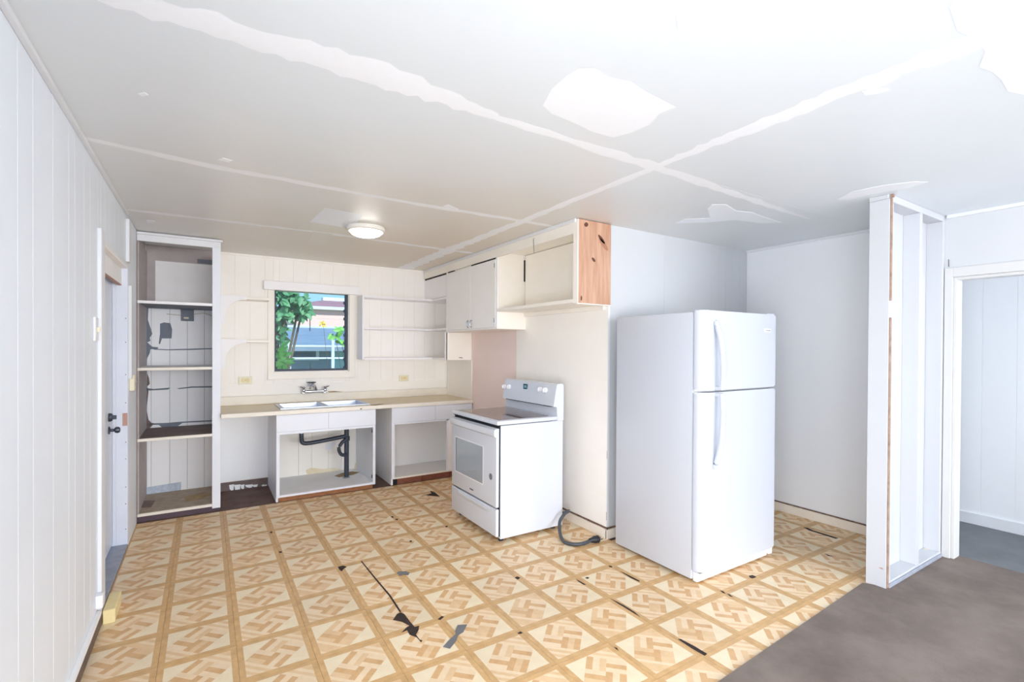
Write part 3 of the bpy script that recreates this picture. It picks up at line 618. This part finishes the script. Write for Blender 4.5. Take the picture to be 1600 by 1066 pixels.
# ------------------------------------------------------------------ countertop, backsplash, sink, faucet
CZ = .842; CY = 4.852; SX0, SX1, SY0, SY1 = 1.075, 1.87, 4.985, 5.40
ct = thing('countertop', 'long beige laminate countertop with pale front edge', 'countertop', (1.8, 5.2, CZ-.036))
boxes('slab', ct, 'laminate', (TX+.002, SX0, CY+.012, YB-.008, CZ-.034, CZ), (SX1, XS-.0025, CY+.012, YB-.008, CZ-.034, CZ), (SX0, SX1, CY+.012, SY0, CZ-.034, CZ), (SX0, SX1, SY1, YB-.008, CZ-.034, CZ), bevel=0)
boxes('front_edge', ct, 'laminate_edge', (TX+.002, XS-.0025, CY, CY+.0118, CZ-.036, CZ+.001), bevel=.003)
boxes('backsplash', ct, 'laminate_edge', (TX+.002, XS-.0025, YB-.022, YB-.008, CZ+.0005, CZ+.09), bevel=.003)
boxes('side_splash', ct, 'paint_cream', (XS-.012, XS-.0025, CY+.03, YB-.023, CZ+.0005, CZ+.445), bevel=.001)
boxes('chip', ct, 'dark_gap', (1.76, 1.775, CY-.0006, CY, CZ-.03, CZ-.02), bevel=0)
patch('scorch_mark', ct, 'stain_brown', [(578, 633), (588, 632), (596, 632.5), (588, 634), (580, 634)], (0, 0, 1), .0006, z=CZ+.0002)
patch('scorch_mark', ct, 'stain_brown', [(590, 631.5), (600, 631.2), (597, 632.5), (590, 632.6)], (0, 0, 1), .0006, z=CZ+.0002)
sp = boxes('splash_panel', ct, 'paint_cream', (TX+.003, XS-.013, YB-.0075, YB-.0012, CZ+.092, 1.045), bevel=.001)
sk = thing('sink', 'stainless steel double-bowl sink set in the beige countertop', 'sink', (1.47, 5.2, CZ))
bm = bmesh.new(); my = (SX0+SX1)/2
for b in ((SX0-.018, SX0+.02, SY0-.018, SY1+.018), (SX1-.02, SX1+.018, SY0-.018, SY1+.018), (SX0+.02, SX1-.02, SY0-.018, SY0+.02), (SX0+.02, SX1-.02, SY1-.02, SY1+.018), (my-.02, my+.02, SY0+.02, SY1-.02)):
    addbox(bm, (*b, CZ+.0005, CZ+.009), 0)
fin('rim', bm, 'steel', sk)
for a, b in ((SX0+.0205, my-.0205), (my+.0205, SX1-.0205)):
    bm = bmesh.new(); y0, y1 = SY0+.0205, SY1-.0205; zb = CZ-.165
    top = [bm.verts.new(p) for p in ((a, y0, CZ+.008), (b, y0, CZ+.008), (b, y1, CZ+.008), (a, y1, CZ+.008))]
    lo = [bm.verts.new(p) for p in ((a+.025, y0+.025, zb), (b-.025, y0+.025, zb), (b-.025, y1-.025, zb), (a+.025, y1-.025, zb))]
    for k in range(4): bm.faces.new((top[k], lo[k], lo[(k+1) % 4], top[(k+1) % 4]))
    bm.faces.new(lo[::-1]); o = fin('bowl', bm, 'steel', sk)
    lathe('drain', o, 'dark_metal', ((a+b)/2, (y0+y1)/2, zb+.0005), (0, 0, 1), [(.04, 0), (.042, .003), (.03, .004), (.005, .002)], 20)
fx = 1.448; fz = .955; fy = YB-.006
fc = thing('faucet', 'chrome wall-mounted two-handle faucet above the sink', 'faucet', (fx, YB, fz))
tube('body', fc, 'chrome', [(fx-.105, fy-.05, fz), (fx+.105, fy-.05, fz)], .014, 12)
for s_ in (-1, 1):
    x = fx+s_*.105
    tube('inlet', fc, 'chrome', [(x, fy-.016, fz-.006), (x, fy-.05, fz)], [.022, .018], 12)
    h_ = lathe('handle', fc, 'chrome', (x, fy-.05, fz), (s_*.1, -.25, 1), [(.017, 0), (.02, .012), (.013, .022), (.014, .034), (.018, .046), (.012, .054)], 16)
    tube('lever', h_, 'chrome', [(x, fy-.06, fz+.046), (x+s_*.03, fy-.075, fz+.05), (x+s_*.042, fy-.08, fz+.058)], [.007, .006, .004], 8)
tube('spout', fc, 'chrome', spline([(fx+.02, fy-.05, fz+.008), (fx+.005, fy-.06, fz+.05), (fx-.02, fy-.09, fz+.072), (fx-.05, fy-.13, fz+.06), (fx-.062, fy-.15, fz+.034)], 6), [.013]*12+[.011]*13, 12)
sd = pt(486, 598, y=YB-.03)
dish = thing('soap_dish', 'small metal soap dish fixed under the window sill', 'soap dish', (sd.x, YB, sd.z))
lathe('dish', dish, 'dark_metal', (sd.x, YB-.052, sd.z-.008), (0, 0, 1), [(.02, 0), (.04, .006), (.05, .014), (.045, .016), (.03, .01), (.005, .009)], 20)
tube('stem', dish, 'chrome', [(sd.x, YB-.0065, sd.z+.01), (sd.x, YB-.045, sd.z)], .008, 8)
patch('wall_stain', ct, 'stain_brown', [(512, 611.5), (522, 611), (537, 612.5), (528, 614), (514, 613.5)], (0, 1, 0), .0005, y=YB-.0083)
for (u, v), lab in (((383.5, 594.5), 'ivory wall outlet left of the window, by the tall shelf'), ((631, 591), 'ivory wall outlet under the corner shelves')):
    p = pt(u, v, y=YB-.01); o = thing('wall_outlet', lab, 'outlet', (p.x, YB, p.z), 'ivory wall outlets')
    yo = YB-.0065 if p.z-.036 < 1.046 else YB-.0005
    boxes('plate', o, 'outlet_ivory', (p.x-.06, p.x+.06, YB-.014, YB-.0065, p.z-.037, p.z+.037), bevel=.003)
    boxes('socket', o, 'wood_block', (p.x-.035, p.x-.004, YB-.017, YB-.0142, p.z-.018, p.z+.018), (p.x+.008, p.x+.035, YB-.017, YB-.0142, p.z-.018, p.z+.018), bevel=.002)
    boxes('screw', o, 'dark_gap', (p.x-.002, p.x+.005, YB-.0148, YB-.0141, p.z-.003, p.z+.003), bevel=0)

# ------------------------------------------------------------------ sink base cabinet
FY = 4.872
sc = thing('sink_cabinet', 'white doorless sink base cabinet with exposed drain pipe', 'cabinet', (1.47, 5.2, 0))
boxes('side_panel', sc, 'cab_white', (1.012, 1.03, FY+.018, YB-.001, .004, CZ-.037)); boxes('side_panel', sc, 'cab_white', (1.90, 1.918, FY+.018, YB-.001, .05, CZ-.037))
boxes('face_frame', sc, 'cab_white', (1.012, 1.04, FY, FY+.0175, .045, .645), (1.893, 1.918, FY, FY+.0175, .045, .645), (1.04, 1.893, FY, FY+.0175, .622, .645), (1.012, 1.918, FY+.004, FY+.0175, .645, CZ-.037))
boxes('drawer_front', sc, 'cab_white', (1.012, 1.4635, FY-.004, FY+.0035, .648, .80), bevel=.0015); boxes('drawer_front', sc, 'cab_white', (1.4655, 1.918, FY-.004, FY+.0035, .648, .80), bevel=.0015)
boxes('bottom_board', sc, 'cab_white', (1.0305, 1.8995, FY+.002, FY+.0175, .046, .066)); boxes('deck', sc, 'old_grey', (1.0305, 1.8995, FY+.018, YB-.0115, .05, .066))
boxes('toe_kick', sc, 'kick_wood', (1.03, 1.90, FY+.035, FY+.05, .0, .0495), bevel=0)
bx_ = [1.0305, 1.30, 1.43, 1.60, 1.74, 1.8995]
for a, b in zip(bx_, bx_[1:]): boxes('back_plank', sc, 'cab_cream', (a+.001, b-.001, YB-.011, YB-.0005, .066, CZ-.037), bevel=.001)
for z in (.10, .56): boxes('hinge', sc, 'dark_metal', (1.891, 1.8998, FY+.03, FY+.05, z, z+.035), bevel=.002)
yq = YB-.0116
patch('water_stain', sc, 'stain', [(478, 735), (486, 731), (505, 733), (520, 731), (535, 734), (520, 739), (500, 742), (480, 744)], (0, 1, 0), .0005, y=yq)
patch('water_stain', sc, 'stain', [(552, 738), (555, 724), (560, 718), (561, 728), (560, 739)], (0, 1, 0), .0005, y=yq)
patch('deck_stain', sc, 'stain_brown', [(522, 744), (535, 739), (550, 737), (562, 738), (552, 742), (530, 746)], (0, 0, 1), .0005, z=.0665)
patch('paper_scrap', sc, 'paper', [(508, 694), (514, 692), (526, 690), (520, 700), (514, 704), (509, 702)], (0, 1, 0), .0008, y=yq)
# drain pipe
dp = thing('drain_pipe', 'black plastic drain pipe with trap inside the sink cabinet', 'pipe', (1.7, 5.2, .066))
py = 5.2; vx = 1.712
tube('standpipe', dp, 'abs_black', [(vx, py, .067), (vx, py, .64)], .024, 14)
tube('cross_pipe', dp, 'abs_black', spline([(1.275, py, .57), (1.276, py, .52), (1.285, py, .475), (1.33, py, .462), (1.45, py, .47), (vx, py, .50)], 6), .021, 12)
tube('trap', dp, 'abs_black', spline([(vx-.01, py-.03, .47), (vx-.05, py-.035, .445), (vx-.085, py-.035, .385), (vx-.06, py-.03, .32), (vx-.005, py-.02, .305)], 6), .018, 12)
lathe('coupling', dp, 'abs_black', (vx, py, .45), (0, 0, 1), [(.026, 0), (.033, .003), (.033, .045), (.026, .05)], 16)
lathe('coupling', dp, 'steel', (vx-.03, py, .60), (0, 0, 1), [(.018, 0), (.026, .002), (.026, .05), (.02, .075)], 16); lathe('coupling', dp, 'steel', (1.275, py, .565), (0, 0, 1), [(.018, 0), (.028, .002), (.028, .03), (.02, .07)], 16)
lathe('floor_collar', dp, 'steel', (vx, py, .0665), (0, 0, 1), [(.034, 0), (.034, .006), (.026, .01)], 16)
# ------------------------------------------------------------------ right base cabinet
bc = thing('base_cabinet', 'white doorless base cabinet beside the stove with two drawer fronts', 'cabinet', (2.55, 5.2, 0))
boxes('side_panel', bc, 'cab_grey', (2.085, 2.105, FY+.018, YB-.001, .004, CZ-.037)); boxes('side_panel', bc, 'cab_grey', (2.995, 3.012, FY+.018, YB-.001, .05, CZ-.037))
boxes('face_frame', bc, 'cab_white', (2.085, 2.118, FY, FY+.0175, .07, .645), (2.70, 2.72, FY, FY+.0175, .07, .645), (2.99, 3.012, FY, FY+.0175, .07, .645), (2.118, 2.99, FY, FY+.0175, .63, .645), (2.085, 3.012, FY+.004, FY+.0175, .645, CZ-.037))
boxes('drawer_front', bc, 'cab_white', (2.085, 2.563, FY-.004, FY+.0035, .648, .80)); boxes('drawer_front', bc, 'cab_white', (2.566, 3.012, FY-.004, FY+.0035, .648, .80))
boxes('bottom_board', bc, 'laminate_edge', (2.1055, 2.9945, FY+.002, FY+.0175, .066, .084)); boxes('deck', bc, 'old_grey', (2.1055, 2.9945, FY+.018, 5.34, .068, .084))
boxes('back_panel', bc, 'cab_grey', (2.1055, 2.9945, 5.3405, 5.35, .084, CZ-.037)); boxes('door', bc, 'cab_grey', (2.72, 2.99, FY+.002, FY+.017, .085, .629))
for a, b in ((2.16, 2.43), (2.436, 2.75), (2.756, 2.99)): boxes('kick_brick', bc, 'kick_red', (a, b, FY+.035, FY+.05, .0, .06), bevel=.001)
boxes('hole', bc, 'dark_gap', (2.1055, 2.159, FY+.04, FY+.045, .0, .066), bevel=0)
# peeling paint at the foot of the wall in the dishwasher space
boxes('bare_strip', wall_back, 'raw_brown', (TX+.003, 1.01, YB-.003, YB-.0005, .0, .085), bevel=0)
for u, w_, h_ in ((362, 4, 9), (371, 5, 10), (379, 3, 7), (389, 6, 5), (398, 5, 4), (411, 2, 9), (415, 2, 8)):
    patch('paint_flake', wall_back, 'old_white', [(u-w_, 758), (u+w_, 757), (u+w_*.7, 757+h_), (u, 756+h_*1.3), (u-w_*.8, 757+h_*.8)], (0, 1, 0), .0008, y=YB-.0042)
boxes('painted_panel', wall_back, 'old_white', (TX+.003, .80, YB-.003, YB-.0005, .095, CZ-.038), (.803, 1.01, YB-.003, YB-.0005, .095, CZ-.038), bevel=.0006)

# ------------------------------------------------------------------ stove
V0, V1 = 3.032, 3.79; SXF = 2.252; SXB = 2.862
st = thing('stove', 'white electric range with black glass cooktop standing off the wall', 'stove', (2.56, 3.41, 0))
boxes('body', st, 'enamel', (SXF+.036, SXB, V0, V1, .028, .858), bevel=.004)
boxes('seam', st, 'dark_gap', (SXF+.026, SXF+.0355, V0+.006, V1-.006, .05, .862), (SXF+.012, SXB-.1, V0+.01, V1-.01, .858, .8625), bevel=0)
boxes('cooktop_frame', st, 'enamel', (SXF+.004, SXB-.06, V0-.004, V1+.004, .8627, .893), bevel=.008, seg=3)
boxes('glass_top', st, 'cooktop_glass', (SXF+.045, SXB-.105, V0+.045, V1-.045, .8932, .8955), bevel=.001)
dr = boxes('oven_door', st, 'enamel', (SXF, SXF+.0255, V0+.003, V1-.003, .262, .84), bevel=.006, seg=3)
boxes('window_frame', dr, 'plastic_white', (SXF-.002, SXF-.0002, 3.225, 3.72, .385, .685), bevel=.001); boxes('window', dr, 'oven_glass', (SXF-.0035, SXF-.0021, 3.235, 3.69, .395, .675), bevel=.0005); boxes('window_strip', dr, 'emblem', (SXF-.0034, SXF-.0021, 3.693, 3.706, .395, .675), bevel=0)
bm = bmesh.new(); prof = [(-.002, .838), (-.028, .834), (-.036, .815), (-.034, .792), (-.018, .778), (-.002, .776)]; rings = []
for k in range(17):
    t_ = k/16; y = V0+.004+(V1-V0-.008)*t_; bow = 1-(2*t_-1)**4*.45
    rings.append([bm.verts.new((SXF+dx*bow, y, z-.012*(1-(2*t_-1)**2)*0)) for dx, z in prof])
for a, b in zip(rings, rings[1:]):
    for i in range(len(prof)-1): bm.faces.new((a[i], a[i+1], b[i+1], b[i]))
bm.faces.new(rings[0]); bm.faces.new(rings[-1]); fin('handle', bm, 'enamel', dr, True)
lathe('sticker', dr, 'emblem', (SXF-.0003, 3.115, .475), (-1, 0, 0), [(.024, 0), (.024, .0008), (.001, .0009)], 24)
boxes('brand_mark', dr, 'dark_gap', *[(SXF-.0012, SXF-.0003, 3.45-.009*k-.006, 3.45-.009*k, .300, .300+(.012 if k in (0, 3, 6) else .008)) for k in range(7)], bevel=0)
dw = boxes('drawer', st, 'enamel', (SXF, SXF+.0255, V0+.003, V1-.003, .05, .25), bevel=.006, seg=3)
bm = bmesh.new(); rings = []
for k in range(17):                                     # shallow scoop lip along the top of the drawer
    t_ = k/16; y = V0+.10+(V1-V0-.2)*t_; dp_ = .014*(1-(2*t_-1)**6)
    rings.append([bm.verts.new((SXF-dx*dp_/.014+.0005, y, z)) for dx, z in ((.0, .242), (.012, .236), (.014, .226), (.010, .216), (0, .196))])
for a, b in zip(rings, rings[1:]):
    for i in range(4): bm.faces.new((a[i], a[i+1], b[i+1], b[i]))
fin('scoop_handle', bm, 'enamel', dw, True)
# back guard: side profile extruded along y
gp = [(2.80, .894), (2.795, .965), (2.762, .972), (2.768, 1.0), (2.792, 1.135), (2.805, 1.147), (2.85, 1.147), (SXB, 1.135), (SXB, .859), (2.803, .859)]
gd = prism('back_guard', st, 'enamel', [Vector((x, V0-.004, z)) for x, z in gp], (0, 1, 0), V1-V0+.008)
boxes('guard_shadow_line', gd, 'dark_gap', (2.7655, 2.7945, V0+.04, V1-.05, .9655, .9718), bevel=0)
def onpanel(u, v):
    x = 2.78
    for _ in range(4):
        p = pt(u, v, x=x); x = 2.768+(p.z-1.0)/.135*.024
    return pt(u, v, x=x-.0006)
for u, v in ((788.5, 604.5), (796, 605), (844.5, 609), (852.5, 610)):
    p = onpanel(u, v); k = lathe('knob', st, 'plastic_white', p+Vector((.001, 0, 0)), (-1, 0, .178), [(.023, 0), (.022, .012), (.019, .02), (.004, .021)], 20)
    boxes('grip', k, 'plastic_white', (p.x-.026, p.x-.012, p.y-.003, p.y+.003, p.z-.012, p.z+.016), bevel=.002)
p = onpanel(821, 604.5); dd = boxes('display', st, 'display', (p.x-.003, p.x+.004, p.y-.03, p.y+.03, p.z-.022, p.z+.024), bevel=.001)
boxes('digits', dd, 'digits', *[(p.x-.0036, p.x-.0031, p.y+o_-.004, p.y+o_+.004, p.z-.008, p.z+.012) for o_ in (-.016, -.004, .010)], bevel=0)
for x in (SXF+.07, SXB-.06):
    for y in (V0+.05, V1-.05): lathe('foot', st, 'plug_black', (x, y, .0003), (0, 0, 1), [(.018, 0), (.018, .01), (.01, .012), (.01, .03)], 12)
cord = spline([(2.855, 3.20, .06), (2.895, 3.14, .07), (2.915, 3.06, .11), (2.89, 2.99, .145), (2.82, 2.96, .14), (2.765, 2.945, .09), (2.715, 2.87, .03), (2.685, 2.78, .014), (2.715, 2.715, .014), (2.78, 2.69, .014), (2.855, 2.695, .017)], 7)
tube('power_cord', st, 'cord_grey', cord, .0125, 12)
pd = Vector((1, -.16, 0)).normalized()
pg = lathe('plug', st, 'plug_black', (2.845, 2.696, .021), pd, [(.013, 0), (.017, .015), (.02, .03), (.026, .042), (.027, .075), (.02, .084), (.004, .085)], 18)
for o_ in (-.013, .013):
    q = Vector((2.93, 2.683, .021))+Vector((.16, 1, 0)).normalized()*o_
    tube('prong', pg, 'dark_metal', [q, q+pd*.022], .0035, 6)

# ------------------------------------------------------------------ refrigerator
A0, A1 = 2.972, 3.792; DF = 1.842
fr = thing('refrigerator', 'white top-freezer refrigerator standing before the alcove wall', 'refrigerator', (3.38, 2.2, 0))
boxes('body', fr, 'fridge_white', (A0, A1, 1.912, 2.56, .022, 1.652), bevel=.006, seg=2)
boxes('door_seal', fr, 'casing_grey', (A0+.012, A1-.012, 1.9035, 1.9118, .08, 1.645), bevel=0)
def fdoor(name, z0, z1):
    bm = bmesh.new(); r = .055; o = []
    for cx_, a0 in ((A0+r, math.pi), (A1-r, 1.5*math.pi)):
        for k in range(9):
            a = a0+k*math.pi/16; o.append((cx_+r*math.cos(a), DF+r+r*math.sin(a)))
    o = [(A0, 1.903)]+o+[(A1, 1.903)]
    lo = [bm.verts.new((x, y, z0)) for x, y in o]; hi = [bm.verts.new((x, y, z1)) for x, y in o]
    bm.faces.new(lo); top = bm.faces.new(hi)
    for k in range(len(o)): bm.faces.new((lo[k], lo[(k+1) % len(o)], hi[(k+1) % len(o)], hi[k]))
    es = [e for e in bm.edges if abs(e.verts[0].co.z-e.verts[1].co.z) < 1e-6]
    bmesh.ops.bevel(bm, geom=es, offset=.007, segments=2, affect='EDGES')
    return fin(name, bm, 'fridge_white', fr, True)
fd = fdoor('freezer_door', 1.176, 1.662); ld = fdoor('fridge_door', .078, 1.163)
hx = pt(1117, 500, y=DF).x
tube('handle', fd, 'fridge_white', spline([(hx, DF+.004, 1.60), (hx+.003, DF-.012, 1.575), (hx+.012, DF-.034, 1.48), (hx+.018, DF-.044, 1.36), (hx+.02, DF-.044, 1.24), (hx+.02, DF-.038, 1.188)], 6), [.012]*4+[.017]*24+[.017]*3, 12)
boxes('handle_foot', fd, 'fridge_white', (hx+.006, hx+.034, DF-.045, DF+.003, 1.178, 1.20), bevel=.004, seg=2)
tube('handle', ld, 'fridge_white', spline([(hx, DF+.004, .70), (hx+.003, DF-.012, .725), (hx+.012, DF-.034, .82), (hx+.018, DF-.044, .95), (hx+.02, DF-.044, 1.09), (hx+.02, DF-.038, 1.15)], 6), [.012]*4+[.017]*24+[.017]*3, 12)
boxes('handle_foot', ld, 'fridge_white', (hx+.006, hx+.034, DF-.045, DF+.003, 1.138, 1.16), bevel=.004, seg=2)
bp_ = pt(1198, 516.5, y=DF)
bd = boxes('badge', fd, 'plastic_white', (bp_.x-.03, bp_.x+.045, DF-.003, DF-.0003, bp_.z-.012, bp_.z+.012), bevel=.001)
boxes('badge_mark', bd, 'emblem', *[(bp_.x-.012+.009*k, bp_.x-.006+.009*k, DF-.0036, DF-.0031, bp_.z-.004, bp_.z+.003) for k in range(6)], bevel=0)
boxes('hinge_cover', fr, 'fridge_white', (A1-.10, A1-.01, 1.87, 1.95, 1.6625, 1.672), bevel=.003, seg=2); boxes('bottom_hinge', fr, 'plastic_white', (A1-.05, A1-.012, 1.87, 1.905, .02, .077), bevel=.002)
boxes('kick_grille', fr, 'plastic_white', (A0+.012, A1-.06, 1.878, 1.911, .012, .07), bevel=.006, seg=2); boxes('kick_shadow', fr, 'casing_grey', (A0+.02, A1-.07, 1.862, 1.8775, .066, .0695), bevel=0)
for x in (A0+.06, A1-.06):
    for y in (1.97, 2.5): lathe('foot', fr, 'plug_black', (x, y, .0003), (0, 0, 1), [(.018, 0), (.018, .01), (.012, .012), (.012, .025)], 12)

# ------------------------------------------------------------------ stub wall with open studs on the right
sw = struct(boxes('wall_stub', None, 'stub_paint', (3.912, XR-.001, 1.338, 1.352, .0, H-.0005), bevel=0), 'white stub wall with open stud bays', 'wall')
boxes('end_board', sw, 'stub_paint', (3.892, 3.9115, 1.248, 1.352, .0005, 2.325)); boxes('end_cap', sw, 'stub_paint', (3.888, 3.9115, 1.255, 1.352, 2.3255, H-.001))
boxes('raw_edge', sw, 'raw_edge', (3.897, 3.916, 1.2405, 1.2475, .01, 1.62), (3.897, 3.916, 1.2405, 1.2475, 1.72, 2.33), bevel=.001)
boxes('stud', sw, 'stub_paint', (3.9118, 3.95, 1.248, 1.3378, .04, 2.31)); boxes('stud', sw, 'stub_paint', (4.345, 4.385, 1.248, 1.3378, .04, 2.31)); boxes('stud', sw, 'stub_paint', (4.735, XR-.0015, 1.248, 1.3378, .04, 2.31))
boxes('bottom_plate', sw, 'stub_paint', (3.9118, XR-.0015, 1.246, 1.3378, .0, .0395)); boxes('top_plate', sw, 'stub_paint', (3.9118, XR-.0015, 1.248, 1.3378, 2.3105, H-.001))
boxes('torn_edge', sw, 'threshold', (3.915, XR-.03, 1.236, 1.2455, .007, .03), bevel=.002)
patch('sill_stain', sw, 'stain', [(1442, 858), (1450, 853), (1476, 858), (1474, 861)], (0, 0, 1), .0006, z=.0398)
boxes('wood_chip', sw, 'raw_edge', (3.905, 3.925, 1.236, 1.250, 2.334, H-.002), bevel=0)
patch('rust_spot', sw, 'rust', [(1372, 887), (1378, 887), (1381, 890), (1378, 890)], (1, 0, 0), .0006, x=3.8912)
# doorway casing
d2 = struct(boxes('door_2', None, 'casing_grey', (XR-.016, XR-.0005, 1.20, 1.244, .007, 1.99), (XR-.016, XR-.0005, .30, 1.20, 1.925, 1.99), (XR-.016, XR-.0005, .30, .36, .007, 1.925), bevel=.002), 'open doorway with pale grey casing on the right', 'doorway')
boxes('jamb', d2, 'casing_grey', (XR-.0003, XR+.099, 1.181, 1.1995, .007, 1.9245)); boxes('jamb', d2, 'casing_grey', (XR-.0003, XR+.099, .3605, .379, .007, 1.9245)); boxes('jamb_head', d2, 'casing_grey', (XR-.0003, XR+.099, .3795, 1.1805, 1.905, 1.9245))
nl = tube('nail', None, 'dark_metal', [(XR-.004, 1.225, 2.0), (XR-.006, 1.226, 2.05)], .002, 6); tag(nl, 'thin nail sticking up above the doorway casing', 'nail')

# ------------------------------------------------------------------ outdoors, seen through the louvres
GZ = -.5
gr = struct(boxes('ground', None, 'lawn', (-60, 80, 5.7, 120, GZ-.2, GZ), bevel=0), 'dry lawn outside the window', 'ground')
def zat(v, u, y): return pt(u, v, y=y).z
hy = 24.
a, b = pt(466, 486, y=hy), pt(600, 486, y=hy)
hs = thing('neighbour_house', 'pink stucco house with brown hip roof beyond the window', 'house', ((a.x+b.x)/2, hy+3, GZ))
hx0, hx1 = a.x-.2, b.x+4; hz = pt(500, 484, y=hy).z
boxes('wall', hs, 'pink_stucco', (hx0, hx1, hy, hy+8, GZ, hz), bevel=0)
boxes('eave', hs, 'white_ext', (hx0-.3, hx1+.3, hy-.25, hy+8.3, hz, hz+.14), bevel=0)
bm = bmesh.new(); pk = pt(521, 470, y=hy+4).z; pxk = pt(521, 470, y=hy+4).x
q = [bm.verts.new(p) for p in ((hx0-.3, hy-.25, hz+.14), (hx1+.3, hy-.25, hz+.14), (hx1+.3, hy+8.3, hz+.14), (hx0-.3, hy+8.3, hz+.14), (pxk-.5, hy+4, pk), (pxk+.8, hy+4, pk))]
for f in ((0, 1, 5, 4), (1, 2, 5), (2, 3, 4, 5), (3, 0, 4), (0, 3, 2, 1)): bm.faces.new([q[i] for i in f])
fin('roof', bm, 'roof_brown', hs)
boxes('ridge_vent', hs, 'white_ext', (pxk-.6, pxk+.9, hy+3.8, hy+4.2, pk-.05, pk+.15), bevel=.02)
# low blue-grey shed nearer
sy = 13.; s0, s1 = pt(428, 515, y=sy), pt(560, 515, y=sy)
sh = thing('garden_shed', 'low blue-grey shed with a dark window beyond the louvres', 'shed', ((s0.x+s1.x)/2, sy, GZ))
ez = pt(490, 541, y=sy).z; rz = pt(490, 512, y=sy+3).z
boxes('wall', sh, 'shed_wall', (s0.x-3, s1.x+2, sy, sy+3, GZ, ez), bevel=0)
prism('roof', sh, 'shed_blue', [Vector((s0.x-3.4, sy-.5, ez-.02)), Vector((s0.x-3.4, sy+3.2, rz)), Vector((s0.x-3.4, sy+3.2, rz-.1)), Vector((s0.x-3.4, sy-.5, ez-.12))], (1, 0, 0), s1.x-s0.x+5.8)
boxes('fascia', sh, 'white_ext', (s0.x-3.4, s1.x+2.4, sy+3.2, sy+3.3, rz-.15, rz+.06), bevel=0)
p0, p1 = pt(452, 544, y=sy), pt(493, 558, y=sy)
wn = boxes('window', sh, 'white_ext', (p0.x-.08, p1.x+.08, sy-.05, sy-.001, p1.z-.08, p0.z+.08), bevel=.01); boxes('pane', wn, 'shed_glass', (p0.x, p1.x, sy-.06, sy-.0505, p1.z, p0.z), bevel=0)
p0, p1 = pt(521, 548, y=sy), pt(541, 580, y=sy); boxes('door', sh, 'shed_pale', (p0.x, p1.x, sy-.04, sy-.001, max(p1.z, GZ), p0.z), bevel=.01)
# rail fence
fy_ = 9.; fn = thing('rail_fence', 'thin white metal rail fence outside the window', 'fence', (1.8, fy_, GZ))
for u in (452, 520, 380, 600):
    p = pt(u, 532, y=fy_); boxes('post', fn, 'white_ext', (p.x-.025, p.x+.025, fy_-.025, fy_+.025, GZ, p.z), bevel=.004)
for v in (541, 560): z = pt(490, v, y=fy_).z; boxes('rail', fn, 'white_ext', (.2, 4.0, fy_-.015, fy_+.015, z-.015, z+.015), bevel=.003)
# tree and shrubs
def leaf(bm, p, d, n, L, W):
    d = d.normalized(); s_ = d.cross(n).normalized()*W; n = s_.cross(d).normalized()*W*.35
    v = [bm.verts.new(p), bm.verts.new(p+d*L*.35+s_+n), bm.verts.new(p+d*L*.75+s_*.6), bm.verts.new(p+d*L-n), bm.verts.new(p+d*L*.75-s_*.6), bm.verts.new(p+d*L*.35-s_+n), bm.verts.new(p+d*L*.45)]
    for q in ((0, 1, 6), (1, 2, 6), (2, 3, 6), (3, 4, 6), (4, 5, 6), (5, 0, 6)): bm.faces.new([v[i] for i in q])
def plant(name, label, cat, y, blobs, m, n, L, W, base, r=random.Random(5), tr_=.03):
    o = thing(name, label, cat, base); bm = bmesh.new(); bt = bmesh.new()
    for (u, v, ru, rv, rd) in blobs:
        c = pt(u, v, y=y); sc_ = (pt(u+10, v, y=y)-c).length/10
        mid = Vector(((base[0]+c.x)/2+.08, (base[1]+y)/2, (base[2]+c.z)/2+.1))
        tube_bm(bt, spline([base, mid, c], 5), [tr_*(1-.06*k) for k in range(11)], 7)
        for _ in range(n):
            a = r.uniform(0, 6.283); rr = math.sqrt(r.random()); p = c+Vector((math.cos(a)*ru*sc_*rr, r.uniform(-rd, rd), math.sin(a)*rv*sc_*rr))
            leaf(bm, p, Vector((r.uniform(-1, 1), r.uniform(-.4, .4), r.uniform(-1, .6))), Vector((r.uniform(-.5, .5), -1, r.uniform(-.2, .8))), L*r.uniform(.6, 1.15), W*r.uniform(.7, 1.1))
    fin('trunk', bt, 'trunk', o); fin('foliage', bm, m, o, True); return o
bq = pt(420, 600, y=7.2)
plant('broadleaf_tree', 'leafy green tree outside at the left side of the window', 'tree', 7.2, [(432, 465, 14, 12, .3), (450, 462, 16, 9, .3), (468, 472, 14, 8, .25), (440, 490, 14, 12, .3), (472, 486, 8, 6, .2), (433, 520, 10, 16, .25)], 'leaf', 60, .15, .036, (bq.x-.25, 7.2, GZ))
bq = pt(438, 585, y=6.5)
plant('garden_shrub', 'bright green shrub low outside the left of the window', 'shrub', 6.5, [(436, 552, 7, 10, .12), (440, 562, 7, 8, .12), (433, 572, 6, 8, .1)], 'leaf_light', 26, .13, .03, (bq.x, 6.5, GZ))
bq = pt(535, 585, y=7.4)
plant('flowering_plant', 'plant with pale leaves outside the right of the window', 'plant', 7.4, [(524, 525, 4, 5, .06), (534, 533, 3, 3, .05), (536, 517, 3, 3, .05)], 'leaf_light', 5, .13, .036, (bq.x, 7.4, GZ), tr_=.008)
bq = pt(505, 575, y=8.2)
plant('yellow_flower', 'yellow flower on a tall stem before the pink house', 'flower', 8.2, [(505, 505, 4, 4, .05)], 'flower', 12, .05, .018, (bq.x, 8.2, GZ), tr_=.006)
